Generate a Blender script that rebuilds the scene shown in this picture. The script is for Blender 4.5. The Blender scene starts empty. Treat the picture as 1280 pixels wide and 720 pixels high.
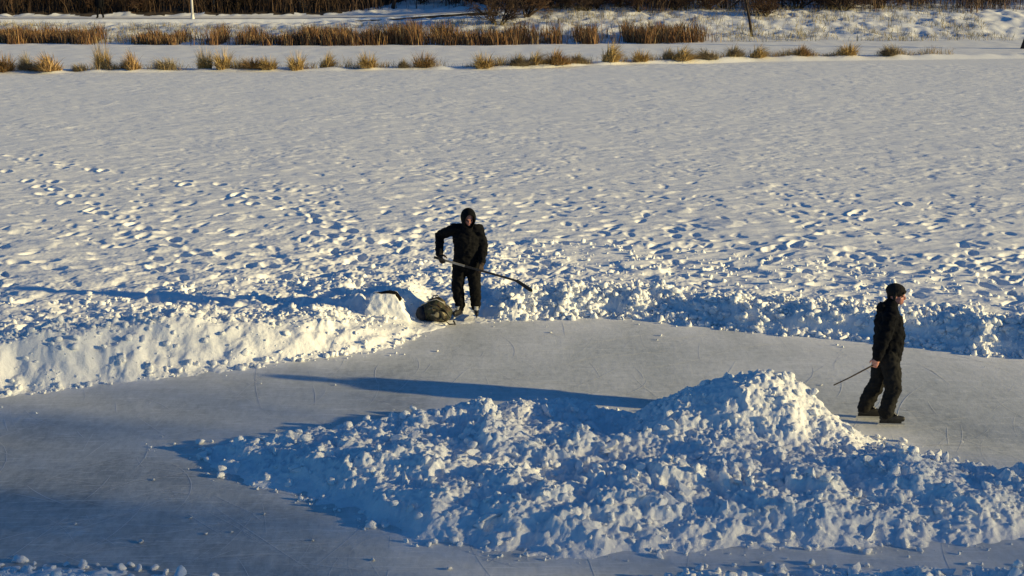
import bpy, math, random
import numpy as np
from math import radians, sin, cos, pi
from mathutils import Vector, Matrix

random.seed(7)
RNG = np.random.default_rng(7)
scene = bpy.context.scene
COL = scene.collection

# ------------------------------------------------------------------ helpers
def tag(o, label=None, cat=None, group=None, kind=None):
    if label: o['label'] = label
    if cat: o['category'] = cat
    if group: o['group'] = group
    if kind: o['kind'] = kind
    return o

def mesh_obj(name, V, F, mat, parent=None, smooth=True, attr=None):
    """V (n,3) array, F either (m,k) array or list of tuples"""
    me = bpy.data.meshes.new(name)
    V = np.asarray(V, dtype=np.float32)
    if isinstance(F, np.ndarray):
        k = F.shape[1]
        me.vertices.add(len(V)); me.vertices.foreach_set('co', V.ravel())
        me.loops.add(F.size); me.loops.foreach_set('vertex_index', F.astype(np.int32).ravel())
        me.polygons.add(len(F)); me.polygons.foreach_set('loop_start', np.arange(0, F.size, k, dtype=np.int32))
        me.update(calc_edges=True); me.validate()
    else:
        me.from_pydata(V.tolist(), [], F); me.update()
    if smooth: me.polygons.foreach_set('use_smooth', np.ones(len(me.polygons), dtype=bool))
    if attr is not None:
        for an, (kind, data) in attr.items():
            if kind == 'F':
                a = me.attributes.new(an, 'FLOAT', 'POINT'); a.data.foreach_set('value', np.asarray(data, dtype=np.float32))
            else:
                a = me.attributes.new(an, 'FLOAT_COLOR', 'POINT'); a.data.foreach_set('color', np.asarray(data, dtype=np.float32).ravel())
    me.materials.append(mat)
    o = bpy.data.objects.new(name, me); COL.objects.link(o)
    if parent: o.parent = parent
    return o

def empty(name, loc, rz=0.0):
    o = bpy.data.objects.new(name, None); COL.objects.link(o)
    o.empty_display_size = .2
    o.location = loc; o.rotation_euler = (0, 0, rz); return o

def copy_tree(o, parent=None):
    c = o.copy(); COL.objects.link(c); c.parent = parent
    for ch in o.children: copy_tree(ch, c)
    return c

# ------------------------------------------------------------------ noise
def _hash(ix, iy, seed):
    h = (ix.astype(np.int64) * 374761393 + iy.astype(np.int64) * 668265263 + seed * 974634541) & 0xFFFFFFFF
    h = ((h ^ (h >> 13)) * 1274126177) & 0xFFFFFFFF
    h = h ^ (h >> 16)
    h = (h * 2246822519) & 0xFFFFFFFF
    return ((h ^ (h >> 15)) & 0xFFFFFF) / float(0x1000000)

def perlin(x, y, seed=0):
    ix = np.floor(x); iy = np.floor(y); fx = x - ix; fy = y - iy
    u = fx*fx*fx*(fx*(fx*6-15)+10); v = fy*fy*fy*(fy*(fy*6-15)+10)
    def gr(a, b):
        t = _hash(ix+a, iy+b, seed)*2*pi
        return np.cos(t)*(fx-a) + np.sin(t)*(fy-b)
    a = gr(0, 0); b = gr(1, 0); c = gr(0, 1); d = gr(1, 1)
    return (a + u*(b-a) + v*((c + u*(d-c)) - (a + u*(b-a))))*1.5

def fbm(x, y, seed=0, octs=4, gain=.5):
    r = 0; amp = 1; f = 1
    for k in range(octs):
        r = r + amp*perlin(x*f+17.3*k, y*f-9.1*k, seed+k); amp *= gain; f *= 2.03
    return r

def chunks(x, y, size, seed, dens=.8, hmax=1.0, ang=.55):
    """random lumps, one per cell of `size`; returns bump height in units of size"""
    gx = x/size; gy = y/size
    ix = np.floor(gx); iy = np.floor(gy)
    out = np.zeros_like(x)
    for a in (-1, 0, 1):
        for b in (-1, 0, 1):
            cx = ix+a; cy = iy+b
            jx = cx+_hash(cx, cy, seed); jy = cy+_hash(cx, cy, seed+1)
            r = .28+.55*_hash(cx, cy, seed+2)**1.6
            on = _hash(cx, cy, seed+3) < dens
            th = _hash(cx, cy, seed+4)*pi; el = .6+.4*_hash(cx, cy, seed+5)
            dx = gx-jx; dy = gy-jy
            p = (dx*np.cos(th)+dy*np.sin(th))/r; q = (-dx*np.sin(th)+dy*np.cos(th))/(r*el)
            # between round and faceted footprint
            d = (1-ang)*np.sqrt(p*p+q*q) + ang*np.maximum(np.abs(p), np.abs(q))
            tilt = .62+1.3*(_hash(cx, cy, seed+6)-.5)*p+1.3*(_hash(cx, cy, seed+7)-.5)*q
            h = np.where(on & (d < 1), r*np.minimum(np.clip((1-d)*2.6, 0, 1)**.8, np.clip(tilt, 0, 1.2))*hmax, 0)
            out = np.maximum(out, h)
    return out*size

def clods(x, y, seed, k=1.0):
    """broken shovelled snow: irregular clods over clods, crumbly in between"""
    wx = .060*perlin(x*5, y*5, seed+90)+.028*perlin(x*13, y*13, seed+91)
    wy = .060*perlin(x*5+9, y*5, seed+92)+.028*perlin(x*13+5, y*13, seed+93)
    X, Y = x+wx, y+wy
    patch = sstep(-.30, .40, perlin(x*1.4, y*1.8, seed+89))
    c = .36*chunks(X, Y, .52, seed, .5, 1, .7)+(.10+.90*patch)*(.42*chunks(X, Y, .25, seed+10, .5, 1, .8)+.52*chunks(X, Y, .125, seed+20, .5, 1, .8)+.5*chunks(x+wx*.5, y+wy*.5, .06, seed+30, .5, 1, .8))
    c = c*(.75+.6*np.abs(perlin(x*9, y*9, seed+94)))
    c = c+.085*fbm(x*1.5, y*1.8, seed+95, 3, .5)+.034*(.5-np.abs(fbm(X*7, Y*7, seed+96, 2, .5)))+.017*fbm(x*17, y*17, seed+97, 3, .6)
    return c*k

def sstep(a, b, t):
    t = np.clip((t-a)/(b-a), 0, 1); return t*t*(3-2*t)

def seg_dist(x, y, P):
    d = np.full(x.shape, 1e9)
    for (x0, y0), (x1, y1) in zip(P[:-1], P[1:]):
        vx = x1-x0; vy = y1-y0; t = np.clip(((x-x0)*vx+(y-y0)*vy)/(vx*vx+vy*vy+1e-12), 0, 1)
        d = np.minimum(d, (x-x0-t*vx)**2+(y-y0-t*vy)**2)
    return np.sqrt(d)

def in_poly(x, y, P):
    c = np.zeros(x.shape, bool)
    n = len(P); j = n-1
    for i in range(n):
        xi, yi = P[i]; xj, yj = P[j]
        if yi != yj:
            c ^= ((yi > y) != (yj > y)) & (x < (xj-xi)*(y-yi)/(yj-yi)+xi)
        j = i
    return c

# ------------------------------------------------------------------ materials
def new_mat(name):
    m = bpy.data.materials.new(name); m.use_nodes = True
    nt = m.node_tree; b = nt.nodes['Principled BSDF']
    return m, nt, b

def N(nt, t, **kw):
    n = nt.nodes.new(t)
    for k, v in kw.items():
        if k in n.inputs: n.inputs[k].default_value = v
        else: setattr(n, k, v)
    return n

def plain(name, col, rough=.7, var=.25, scale=30., bump=0., spec=.3, col2=None, obj=True):
    m, nt, b = new_mat(name); L = nt.links
    tc = N(nt, 'ShaderNodeTexCoord')
    no = N(nt, 'ShaderNodeTexNoise', Scale=scale, Detail=5.)
    L.new(tc.outputs['Object' if obj else 'Generated'], no.inputs['Vector'])
    rp = N(nt, 'ShaderNodeValToRGB')
    c2 = col2 or tuple(c*(1-var) for c in col)
    rp.color_ramp.elements[0].color = (*c2, 1); rp.color_ramp.elements[0].position = .35
    rp.color_ramp.elements[1].color = (*col, 1); rp.color_ramp.elements[1].position = .65
    L.new(no.outputs['Fac'], rp.inputs['Fac']); L.new(rp.outputs['Color'], b.inputs['Base Color'])
    b.inputs['Roughness'].default_value = rough
    b.inputs['Specular IOR Level'].default_value = spec
    if bump:
        bp = N(nt, 'ShaderNodeBump', Strength=bump, Distance=.01)
        L.new(no.outputs['Fac'], bp.inputs['Height']); L.new(bp.outputs['Normal'], b.inputs['Normal'])
    return m

def snow_mat(name, fine=1.0, base=(.86, .87, .885)):
    m, nt, b = new_mat(name); L = nt.links
    tc = N(nt, 'ShaderNodeTexCoord')
    n1 = N(nt, 'ShaderNodeTexNoise', Scale=14., Detail=6., Roughness=.62)
    n2 = N(nt, 'ShaderNodeTexNoise', Scale=60., Detail=4., Roughness=.6)
    n3 = N(nt, 'ShaderNodeTexNoise', Scale=1.6, Detail=4.)
    for n in (n1, n2, n3): L.new(tc.outputs['Object'], n.inputs['Vector'])
    rp = N(nt, 'ShaderNodeValToRGB')
    rp.color_ramp.elements[0].color = (base[0]*.93, base[1]*.94, base[2]*.95, 1); rp.color_ramp.elements[0].position = .3
    rp.color_ramp.elements[1].color = (*base, 1); rp.color_ramp.elements[1].position = .6
    L.new(n3.outputs['Fac'], rp.inputs['Fac']); L.new(rp.outputs['Color'], b.inputs['Base Color'])
    b1 = N(nt, 'ShaderNodeBump', Strength=.55*fine, Distance=.03)
    b2 = N(nt, 'ShaderNodeBump', Strength=.5*fine, Distance=.008)
    L.new(n1.outputs['Fac'], b1.inputs['Height']); L.new(n2.outputs['Fac'], b2.inputs['Height'])
    L.new(b1.outputs['Normal'], b2.inputs['Normal']); L.new(b2.outputs['Normal'], b.inputs['Normal'])
    b.inputs['Roughness'].default_value = .75
    b.inputs['Specular IOR Level'].default_value = .25
    return m

def blade_mat(name, rough=.7):
    """dry plant colour from the per-blade tint stored on the mesh"""
    m, nt, b = new_mat(name); L = nt.links
    a = N(nt, 'ShaderNodeAttribute', attribute_name='tint')
    L.new(a.outputs['Color'], b.inputs['Base Color'])
    b.inputs['Roughness'].default_value = rough; b.inputs['Specular IOR Level'].default_value = .2
    return m

M_SNOW = snow_mat('clumped_snow', 1.0)
M_FIELD = snow_mat('crusted_snow', .45)
M_FARSNOW = snow_mat('far_snow', .5)
M_BLADE = blade_mat('dry_blades')

def ice_mat():
    m, nt, b = new_mat('skated_ice'); L = nt.links
    tc = N(nt, 'ShaderNodeTexCoord')
    fr = N(nt, 'ShaderNodeAttribute', attribute_name='frost_tone')
    # long curved skate marks: noise stretched along several directions
    sc = None
    for k, (ang, sx, sy, s) in enumerate(((9, .7, 8, 1), (-48, .6, 9, 2), (63, .6, 9, 3), (88, .5, 9, 4), (-72, .6, 10, 5))):
        mp = N(nt, 'ShaderNodeMapping'); mp.inputs['Rotation'].default_value = (0, 0, radians(ang))
        mp.inputs['Scale'].default_value = (sx, sy, 1); mp.inputs['Location'].default_value = (s*3.1, s*7.7, 0)
        no = N(nt, 'ShaderNodeTexNoise', Scale=2.6, Detail=5., Roughness=.65, Distortion=.5)
        L.new(tc.outputs['Object'], mp.inputs['Vector']); L.new(mp.outputs['Vector'], no.inputs['Vector'])
        rp = N(nt, 'ShaderNodeValToRGB'); rp.color_ramp.elements[0].position = .60; rp.color_ramp.elements[1].position = .70
        L.new(no.outputs['Fac'], rp.inputs['Fac'])
        if sc is None: sc = rp.outputs['Color']
        else:
            mx = N(nt, 'ShaderNodeMix', data_type='RGBA', blend_type='LIGHTEN'); mx.inputs[0].default_value = 1
            L.new(sc, mx.inputs[6]); L.new(rp.outputs['Color'], mx.inputs[7]); sc = mx.outputs[2]
    n1 = N(nt, 'ShaderNodeTexNoise', Scale=.8, Detail=6., Roughness=.6); mpn = N(nt, 'ShaderNodeMapping'); mpn.inputs['Scale'].default_value = (1, .5, 1); L.new(tc.outputs['Object'], mpn.inputs['Vector']); L.new(mpn.outputs['Vector'], n1.inputs['Vector'])
    n2 = N(nt, 'ShaderNodeTexNoise', Scale=11., Detail=6., Roughness=.72); L.new(mpn.outputs['Vector'], n2.inputs['Vector'])
    def math(op, a, bb):
        q = N(nt, 'ShaderNodeMath', operation=op)
        for i, v in enumerate((a, bb)):
            if isinstance(v, (int, float)): q.inputs[i].default_value = v
            else: L.new(v, q.inputs[i])
        return q.outputs[0]
    s1 = math('MULTIPLY', sc, .42)
    s2 = math('MULTIPLY', math('SUBTRACT', n1.outputs['Fac'], .5), 1.1)
    s3 = math('MULTIPLY', math('SUBTRACT', n2.outputs['Fac'], .5), .95)
    tot = math('ADD', math('ADD', s1, s2), math('ADD', s3, fr.outputs['Fac']))
    rp = N(nt, 'ShaderNodeValToRGB')
    e = rp.color_ramp.elements
    e[0].position = .0; e[0].color = (.27, .29, .295, 1)
    e[1].position = 1.; e[1].color = (.80, .81, .82, 1)
    k = e.new(.45); k.color = (.55, .57, .565, 1)
    L.new(tot, rp.inputs['Fac']); L.new(rp.outputs['Color'], b.inputs['Base Color'])
    rr = N(nt, 'ShaderNodeMapRange'); rr.inputs['To Min'].default_value = .46; rr.inputs['To Max'].default_value = .75
    L.new(tot, rr.inputs['Value']); L.new(rr.outputs['Result'], b.inputs['Roughness'])
    bp = N(nt, 'ShaderNodeBump', Strength=.35, Distance=.012); L.new(tot, bp.inputs['Height']); L.new(bp.outputs['Normal'], b.inputs['Normal'])
    b.inputs['IOR'].default_value = 1.31
    return m
M_ICE = ice_mat()

# ------------------------------------------------------------------ camera, light
CAMH = 5.75
cam = bpy.data.cameras.new('camera'); co = bpy.data.objects.new('camera', cam); COL.objects.link(co)
co.location = (0, 0, CAMH); co.rotation_euler = (radians(90-14), 0, 0)
cam.sensor_width = 36; cam.lens = 36*1700/1280; cam.clip_end = 5000
scene.camera = co

SUN_EL = 12.0; SHX, SHY = -.9743, .2255           # way the shadows run over the ice
sun = bpy.data.lights.new('sun', 'SUN'); so = bpy.data.objects.new('sun', sun); COL.objects.link(so)
ld = Vector((SHX*cos(radians(SUN_EL)), SHY*cos(radians(SUN_EL)), -sin(radians(SUN_EL))))
so.rotation_euler = ld.to_track_quat('-Z', 'Y').to_euler()
sun.energy = 5.0; sun.angle = radians(.6); sun.color = (1, .79, .37)
w = bpy.data.worlds.new('World'); scene.world = w; w.use_nodes = True
nt = w.node_tree; bg = nt.nodes['Background']
sky = nt.nodes.new('ShaderNodeTexSky'); sky.sky_type = 'NISHITA'; sky.sun_disc = False
sky.sun_elevation = radians(SUN_EL); sky.sun_rotation = math.atan2(-SHX, -SHY)
sky.air_density = 1.0; sky.dust_density = .1; sky.ozone_density = 3.0
tn = nt.nodes.new('ShaderNodeMix'); tn.data_type = 'RGBA'; tn.blend_type = 'MULTIPLY'; tn.inputs[0].default_value = 1
tn.inputs[7].default_value = (.50, 1.05, 1.50, 1)      # deep winter blue, as the camera's warm white balance shows it
nt.links.new(sky.outputs['Color'], tn.inputs[6]); nt.links.new(tn.outputs[2], bg.inputs['Color']); bg.inputs['Strength'].default_value = .056
vs = scene.view_settings; vs.view_transform = 'Standard'; vs.look = 'None'; vs.gamma = 1; vs.exposure = 0.37

# ------------------------------------------------------------------ layout of the lake
RB = [(-30, 8.), (-14, 13.6), (-9.5, 15.9), (-6.76, 17.08), (-5.36, 17.73), (-3.83, 18.31), (-2.55, 18.89), (-1.75, 19.3), (-1.35, 20.2),
      (-1.0, 20.72), (-.25, 20.85), (.77, 21.1), (1.55, 21.14), (2.3, 20.95), (3.25, 20.48), (4.41, 20.02), (5.1, 19.85),
      (6.1, 19.51), (6.78, 19.05), (7.44, 18.93), (10, 18.3), (16, 16.8), (30, 13.)]
RBX = [p[0] for p in RB]; RBY = [p[1] for p in RB]
MOUND = [(-4.2, 15.2), (-3.85, 15.18), (-3.4, 14.5), (-2.73, 14.0), (-1.85, 13.37), (-1.5, 13.03), (-.96, 12.56), (-.31, 12.34),
         (.47, 12.24), (1.64, 12.3), (2.83, 12.36), (4.04, 12.45), (5.2, 12.55), (7, 12.8), (8.6, 13.2), (8.8, 13.7), (7.6, 14.0), (6.2, 14.25),
         (5.5, 14.35), (5.1, 14.8), (4.7, 15.3), (4.3, 15.65), (3.85, 16.1), (3.2, 16.4), (2.7, 16.5), (2.2, 16.45), (1.6, 16.4),
         (1.0, 16.65), (.3, 16.72), (-.6, 16.55), (-1.5, 16.05), (-2.4, 15.75), (-3.2, 15.4)]

def h_mound(x, y):
    wob = .10*perlin(x*2.1, y*2.1, 5)+.05*perlin(x*6, y*6, 6)
    d = seg_dist(x, y, MOUND+MOUND[:1]); s = np.where(in_poly(x, y, MOUND), d, -d)+wob
    top = .25+.08*perlin(x*.8, y*.8, 11)
    top = np.where(x < -1.2, top*(.52+.48*sstep(-3.9, -1.2, x)), top)
    top = top-.10*np.exp(-((x-1.35)/.45)**2-((y-15.6)/.5)**2)
    pk = .47*np.exp(-(((x-2.74)/.78)**2+((y-15.60)/.66)**2)**1.15)+.45*np.exp(-((x-7.6)/.75)**2-((y-13.6)/.6)**2)+.20*np.exp(-((x-3.5)/.55)**2-((y-15.55)/.5)**2)+.16*np.exp(-((x-2.0)/.5)**2-((y-15.2)/.5)**2)  # pk includes an unseen hump at the right end, added to shade the mound
    low = 1-.62*sstep(3.7, 4.5, x)*sstep(14.0, 15.2, y)
    prof = sstep(-.05, .62, s)
    h = (top*low+pk)*prof
    edge = np.clip((s+.12)/.3, 0, 1)
    amp = edge*(.45+.55*sstep(.1, .5, s))
    h = h+amp*(1-.55*np.exp(-((x-2.78)/.55)**2-((y-15.65)/.45)**2))*(1-.5*sstep(3.7, 4.5, x)*sstep(14.0, 15.2, y))*clods(x, y, 21)
    return np.where(s < -.12, -.06, h-.02)

def rink_s(x, y):
    d = seg_dist(x, y, RB); return np.where(y > np.interp(x, RBX, RBY), d, -d)

def trample(x, y):
    """boot holes and kicked-up clods"""
    r = np.zeros_like(x)
    for k, size in enumerate((.55, .33)):
        gx = x/size; gy = y/size; ix = np.floor(gx); iy = np.floor(gy)
        for a in (-1, 0, 1):
            for b in (-1, 0, 1):
                cx = ix+a; cy = iy+b; sd = 300+20*k
                jx = cx+_hash(cx, cy, sd); jy = cy+_hash(cx, cy, sd+1)
                th = _hash(cx, cy, sd+2)*pi; on = _hash(cx, cy, sd+3) < .16+.6*sstep(-.1, .45, perlin(x*.5, y*.35, 333))
                p = ((gx-jx)*np.cos(th)+(gy-jy)*np.sin(th))*size/.17; q = (-(gx-jx)*np.sin(th)+(gy-jy)*np.cos(th))*size/.085
                d2 = p*p+q*q; dep = .02+.09*_hash(cx, cy, sd+4)**1.5
                r = np.minimum(r, np.where(on, -dep*np.exp(-d2*d2*.6), 0))+np.where(on, .012*np.exp(-(np.sqrt(d2)-1.5)**2*5), 0)
    return r

TRAILS = [[(-18.5, 38), (-12, 33.5), (-9.4, 30.5), (-7.0, 26.5), (-4.5, 24.5), (-2.5, 23.2)], [(-8, 34), (-4.6, 29.5), (-3.0, 27)],
          [(-14.5, 38.5), (-10.2, 35)], [(4, 24), (7, 28.5), (9, 31)], [(5, 22.5), (11, 25.5)],
          [(-6, 24), (-12, 25.5), (-18, 28)]]
STEPS = []
for T in TRAILS:
    for (x0, y0), (x1, y1) in zip(T[:-1], T[1:]):
        L_ = math.hypot(x1-x0, y1-y0); n = int(L_/.42)
        for i in range(n):
            t = (i+random.random()*.5)/n; nx, ny = -(y1-y0)/L_, (x1-x0)/L_
            o = random.gauss(0, .28)
            STEPS.append((x0+(x1-x0)*t+nx*o, y0+(y1-y0)*t+ny*o, math.atan2(y1-y0, x1-x0)+random.uniform(-.7, .7), random.uniform(.015, .085)))

def ridge_parts(x, y, s):
    """left bank and right ridge weights"""
    lb = 1-sstep(-1.75, -1.25, x)
    hl = (.45+.07*np.sin(x*.9+1)+.10*perlin(x*.9, y*.0+3, 71)-.10*sstep(-4.2, -2.6, x)+.05*np.exp(-((x+2.2)/.5)**2))
    left = hl*sstep(-.05, .85, s)*(1-sstep(1.0, 2.6, s))
    rb = sstep(-.5, .3, x)
    hr = .20+.11*sstep(2.5, 6.5, x)+.07*perlin(x*.8, y*0+1, 72)
    right = hr*sstep(-.05, .5, s)*(1-sstep(.6, 1.9, s))
    mid = .10*sstep(-.05, .5, s)*(1-sstep(.6, 1.9, s))
    return lb, rb, lb*left+rb*right+(1-lb)*(1-rb)*mid

FLATS = [(-1.25, 20.6, .55, .5, .03), (-2.0, 20.35, .7, .75, .10), (-.72, 20.9, .45, .35, .03)]
def h_field(x, y, steps=True):
    wob = .12*perlin(x*1.7, y*1.7, 15)+.06*perlin(x*5, y*5, 16)
    s0 = rink_s(x, y); s = s0+wob
    lb, rb, rd = ridge_parts(x, y, s)
    near = np.exp(-np.maximum(s-np.where(x < 0, 1.4, .7), 0)/(3.2-2.1*sstep(-1, 2.5, x)))            # clod cover dies away from the rink
    mid = np.exp(-np.maximum(s-4, 0)/9.0)
    edge = np.clip((s+.12)/.3, 0, 1)
    base = rd+.095*sstep(.0, .8, s)
    smooth_front = 1-.62*lb*np.exp(-((s-.45)/.45)**2)    # cut, smoother shovelled faces
    h = base+edge*smooth_front*near*clods(x, y, 121, .85)
    h = h+edge*sstep(.5, 1.6, s)*trample(x, y)*(.04+.78*mid**1.4*(1+.35*(x < 1)))
    ua = x*.94+y*.34; va = -x*.34+y*.94                # wind crust runs slightly across the view
    ub = x*.98-y*.17; vb = x*.17+y*.98
    h = h+sstep(.3, 2, s)*((.008+.012*mid)*fbm(ua*.55, va*1.5, 81, 4, .52)+.016*fbm(x*.25+3, y*.25, 85, 2)
        +(.009+.016*mid)*np.abs(fbm(ub*.7, vb*2.4, 91, 3, .5))+.011*fbm(ua*1.9, va*2.9, 98, 3, .5)*(.6+.6*perlin(x*.3, y*.3, 99)))
    mid2 = np.exp(-np.maximum(s-3, 0)/13.0)*sstep(.8, 2.5, s)
    wx_ = ua+.5*perlin(x*.7, y*.7, 160)
    h = h+mid2*(.020*fbm(wx_*.5, va*1.6+.4*perlin(x*.6, y*.6, 161), 162, 3, .5)+.022*np.clip(perlin(wx_*.9, va*2.6, 165), 0, 1)**1.5)
    lone = chunks(x+.05*perlin(x*6, y*6, 152), y, .7, 151, .3)*.16
    h = h+sstep(1.2, 3, s)*lone*(.12+.6*mid)
    if steps and x.ndim == 2:
        yr = y[:, 0]
        for (px, py, th, dep) in STEPS:
            a, b = np.searchsorted(yr, [py-.5, py+.5])
            if b <= a: continue
            X = x[a:b]-px; Y = y[a:b]-py
            p = (X*cos(th)+Y*sin(th))/.19; q = (-X*sin(th)+Y*cos(th))/.10
            d2 = p*p+q*q
            h[a:b] -= dep*np.exp(-d2*d2*.5)
            h[a:b] += .3*dep*np.exp(-(np.sqrt(d2)-1.6)**2*6)
    # trodden patches under the bag, the block and the hooded skater
    for (cx, cy, rx, ry, lv) in FLATS:
        q = ((x-cx)/rx)**2+((y-cy)/ry)**2; k_ = np.exp(-q*q)
        h = h*(1-k_)+k_*np.minimum(h, lv+.25*(h-lv))
    return np.where(s < -.12, -.06, h-.02), s, lb, rb

def grid_faces(ny, nx):
    i = np.arange(ny*nx, dtype=np.int32).reshape(ny, nx)
    return np.stack([i[:-1, :-1], i[:-1, 1:], i[1:, 1:], i[1:, :-1]], -1).reshape(-1, 4)

def compact(V, F):
    u, inv = np.unique(F, return_inverse=True)
    return V[u], inv.reshape(F.shape).astype(np.int32)

# ---- broken lumps of snow: a few shapes, reused
def lump_variant(seed, sub=2):
    import bmesh
    r = np.random.default_rng(seed)
    bm = bmesh.new(); bmesh.ops.create_icosphere(bm, subdivisions=sub, radius=1)
    V = np.array([v.co[:] for v in bm.verts]); F = np.array([[v.index for v in f.verts] for f in bm.faces]); bm.free()
    V *= r.uniform(.55, 1.25, 3)
    for k in range(r.integers(7, 12)):
        n = r.normal(size=3); n /= np.linalg.norm(n); d = r.uniform(.32, .7)
        e = V@n-d; V -= np.where(e > 0, e, 0)[:, None]*n*.9
    a = fbm(V[:, 0]*1.6+seed, V[:, 1]*1.6+V[:, 2]*1.3, seed, 3)
    V *= (1+.26*a)[:, None]
    return V, F
LUMPS = [lump_variant(400+k) for k in range(9)]
LUMPS1 = [lump_variant(500+k, 1) for k in range(6)]

def slab_variant(seed):
    V, F = lump_variant(seed, 3); r = np.random.default_rng(seed)
    V = V/np.abs(V).max(0)
    for k in range(7):
        n = r.normal(size=3); n /= np.linalg.norm(n); d = r.uniform(.35, .6)
        e = V@n-d; V = V-np.where(e > 0, e, 0)[:, None]*n
    return V*np.array([1.1, .85, .5])*1.3, F
SLABS = [slab_variant(560+k) for k in range(6)]

def rot_mats(n, r):
    q = r.normal(size=(n, 4)); q /= np.linalg.norm(q, axis=1)[:, None]
    w_, x_, y_, z_ = q.T
    return np.stack([1-2*(y_**2+z_**2), 2*(x_*y_-z_*w_), 2*(x_*z_+y_*w_), 2*(x_*y_+z_*w_), 1-2*(x_**2+z_**2), 2*(y_*z_-x_*w_),
                     2*(x_*z_-y_*w_), 2*(y_*z_+x_*w_), 1-2*(x_**2+y_**2)], -1).reshape(n, 3, 3)

def scatter_lumps(P, R, seed, variants=LUMPS, flat=.85):
    r = np.random.default_rng(seed); n = len(P); Ms = rot_mats(n, r); which = r.integers(0, len(variants), n)
    Vs = []; Fs = []; off = 0
    for k, (V, F) in enumerate(variants):
        ids = np.where(which == k)[0]
        if not len(ids): continue
        W = np.einsum('nij,vj->nvi', Ms[ids], V)*R[ids][:, None, None]
        W[:, :, 2] *= flat
        W += P[ids][:, None, :]
        Vs.append(W.reshape(-1, 3)); m = len(V)
        Fs.append((F[None]+(np.arange(len(ids))*m)[:, None, None]).reshape(-1, 3)+off); off += m*len(ids)
    return np.concatenate(Vs), np.concatenate(Fs)

def with_lumps(name, V, F, LV, LF, mat):
    Vt = np.concatenate([V, LV]); tri = np.concatenate([F[:, [0, 1, 2]], F[:, [0, 2, 3]], LF+len(V)])
    return mesh_obj(name, Vt, tri, mat)

def pick(n, xr, yr, r):
    return r.uniform(*xr, n), r.uniform(*yr, n)

# ---- the snow field beyond the rink and its two banks
yr = []; yv = 11.2
while yv < 70: yr.append(yv); yv += .0016*yv
yr = np.array(yr); u = np.linspace(-1, 1, 1150)
Y = np.repeat(yr[:, None], len(u), 1); X = u[None, :]*(.40*Y+3.0)
Z, S, LB, RBW = h_field(X, Y)
F = grid_faces(*X.shape)
V = np.stack([X, Y, Z], -1).reshape(-1, 3)
zf = Z.ravel()[F].max(1); F = F[zf > -.015]
ns = .35*perlin(V[:, 0]*.9, V[:, 1]*.9, 201)
fx = V[F, 0].mean(1); fs = (S.ravel()+ns)[F].mean(1)
left = (fx < -1.45) & (fs < 1.9); right = (fx > .0) & (fs < 1.25); rest = ~(left | right)
def lumps_on_field(n, xr, sr, seed, rr=(.022, .12), p=2.6):
    r = np.random.default_rng(seed); x = r.uniform(*xr, n); s = r.uniform(*sr, n)
    y = np.interp(x, RBX, RBY)+s*1.08
    z, s2, _, _ = h_field(x, y, False)
    R = rr[0]+(rr[1]-rr[0])*r.random(n)**p
    ok = z > -.04
    if sr[1] == 1.9: ok &= ~((s > .22) & (s < .75) & (r.random(n) < .8))      # shovelled face keeps few lumps
    P = np.stack([x, y, np.maximum(z, 0)+R*.25], -1)[ok]; return P, R[ok]
P_, R_ = lumps_on_field(1700, (-9.5, -1.5), (-.05, 1.9), 11, (.016, .085), 3.2)
bank = with_lumps('snow_bank', *compact(V, F[left]), *scatter_lumps(P_, R_, 12), M_SNOW)
tag(bank, 'tall sunlit bank of shovelled snow left of the rink, ending at the white snow block', 'snow bank')
P_, R_ = lumps_on_field(2600, (-.2, 10.5), (-.05, 1.3), 13, (.016, .10), 3.0)
Pb, Rb = lumps_on_field(1200, (.3, 10.5), (-.12, .62), 18, (.02, .10), 2.6)
P_ = np.concatenate([P_, Pb]); R_ = np.concatenate([R_, Rb])
bank2 = with_lumps('snow_bank', *compact(V, F[right]), *scatter_lumps(P_, R_, 14), M_SNOW)
tag(bank2, 'low ridge of broken snow along the far side of the rink behind the walking skater', 'snow bank')
P_, R_ = lumps_on_field(2600, (-12, 13), (.4, 5), 15, (.015, .085), 3.0)
fld = with_lumps('snow', *compact(V, F[rest]), *scatter_lumps(P_, R_, 16, LUMPS1), M_FIELD)
tag(fld, 'trampled snow cover of the frozen lake', kind='structure')

# ---- the heap in the middle of the rink
xs = np.arange(-4.7, 9.2, .016); ys = np.arange(12.0, 16.9, .016)
X, Y = np.meshgrid(xs, ys); Z = h_mound(X, Y)
F = grid_faces(*X.shape); V = np.stack([X, Y, Z], -1).reshape(-1, 3)
F = F[Z.ravel()[F].max(1) > -.015]
r = np.random.default_rng(31)
x, y = pick(2700, (-4.3, 8.5), (12.1, 16.6), r); z = h_mound(x, y)
R = .010+.072*r.random(len(x))**3.6; ok = z > -.03
P_ = np.stack([x, y, np.maximum(z, 0)+R*.3], -1)[ok]
LV1, LF1 = scatter_lumps(P_, R[ok], 32)
x, y = pick(260, (-4.0, 8.3), (12.3, 16.4), r); z = h_mound(x, y); R = .05+.085*r.random(len(x))**2.2; ok = z > .04
LV2, LF2 = scatter_lumps(np.stack([x, y, z+R*.05], -1)[ok], R[ok], 35, SLABS, .8)
mound = with_lumps('snow_mound', *compact(V, F), np.concatenate([LV1, LV2]), np.concatenate([LF1, LF2+len(LV1)]), M_SNOW)
tag(mound, 'long lumpy heap of shovelled snow rising to a peak in the middle of the rink', 'snow mound')

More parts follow.
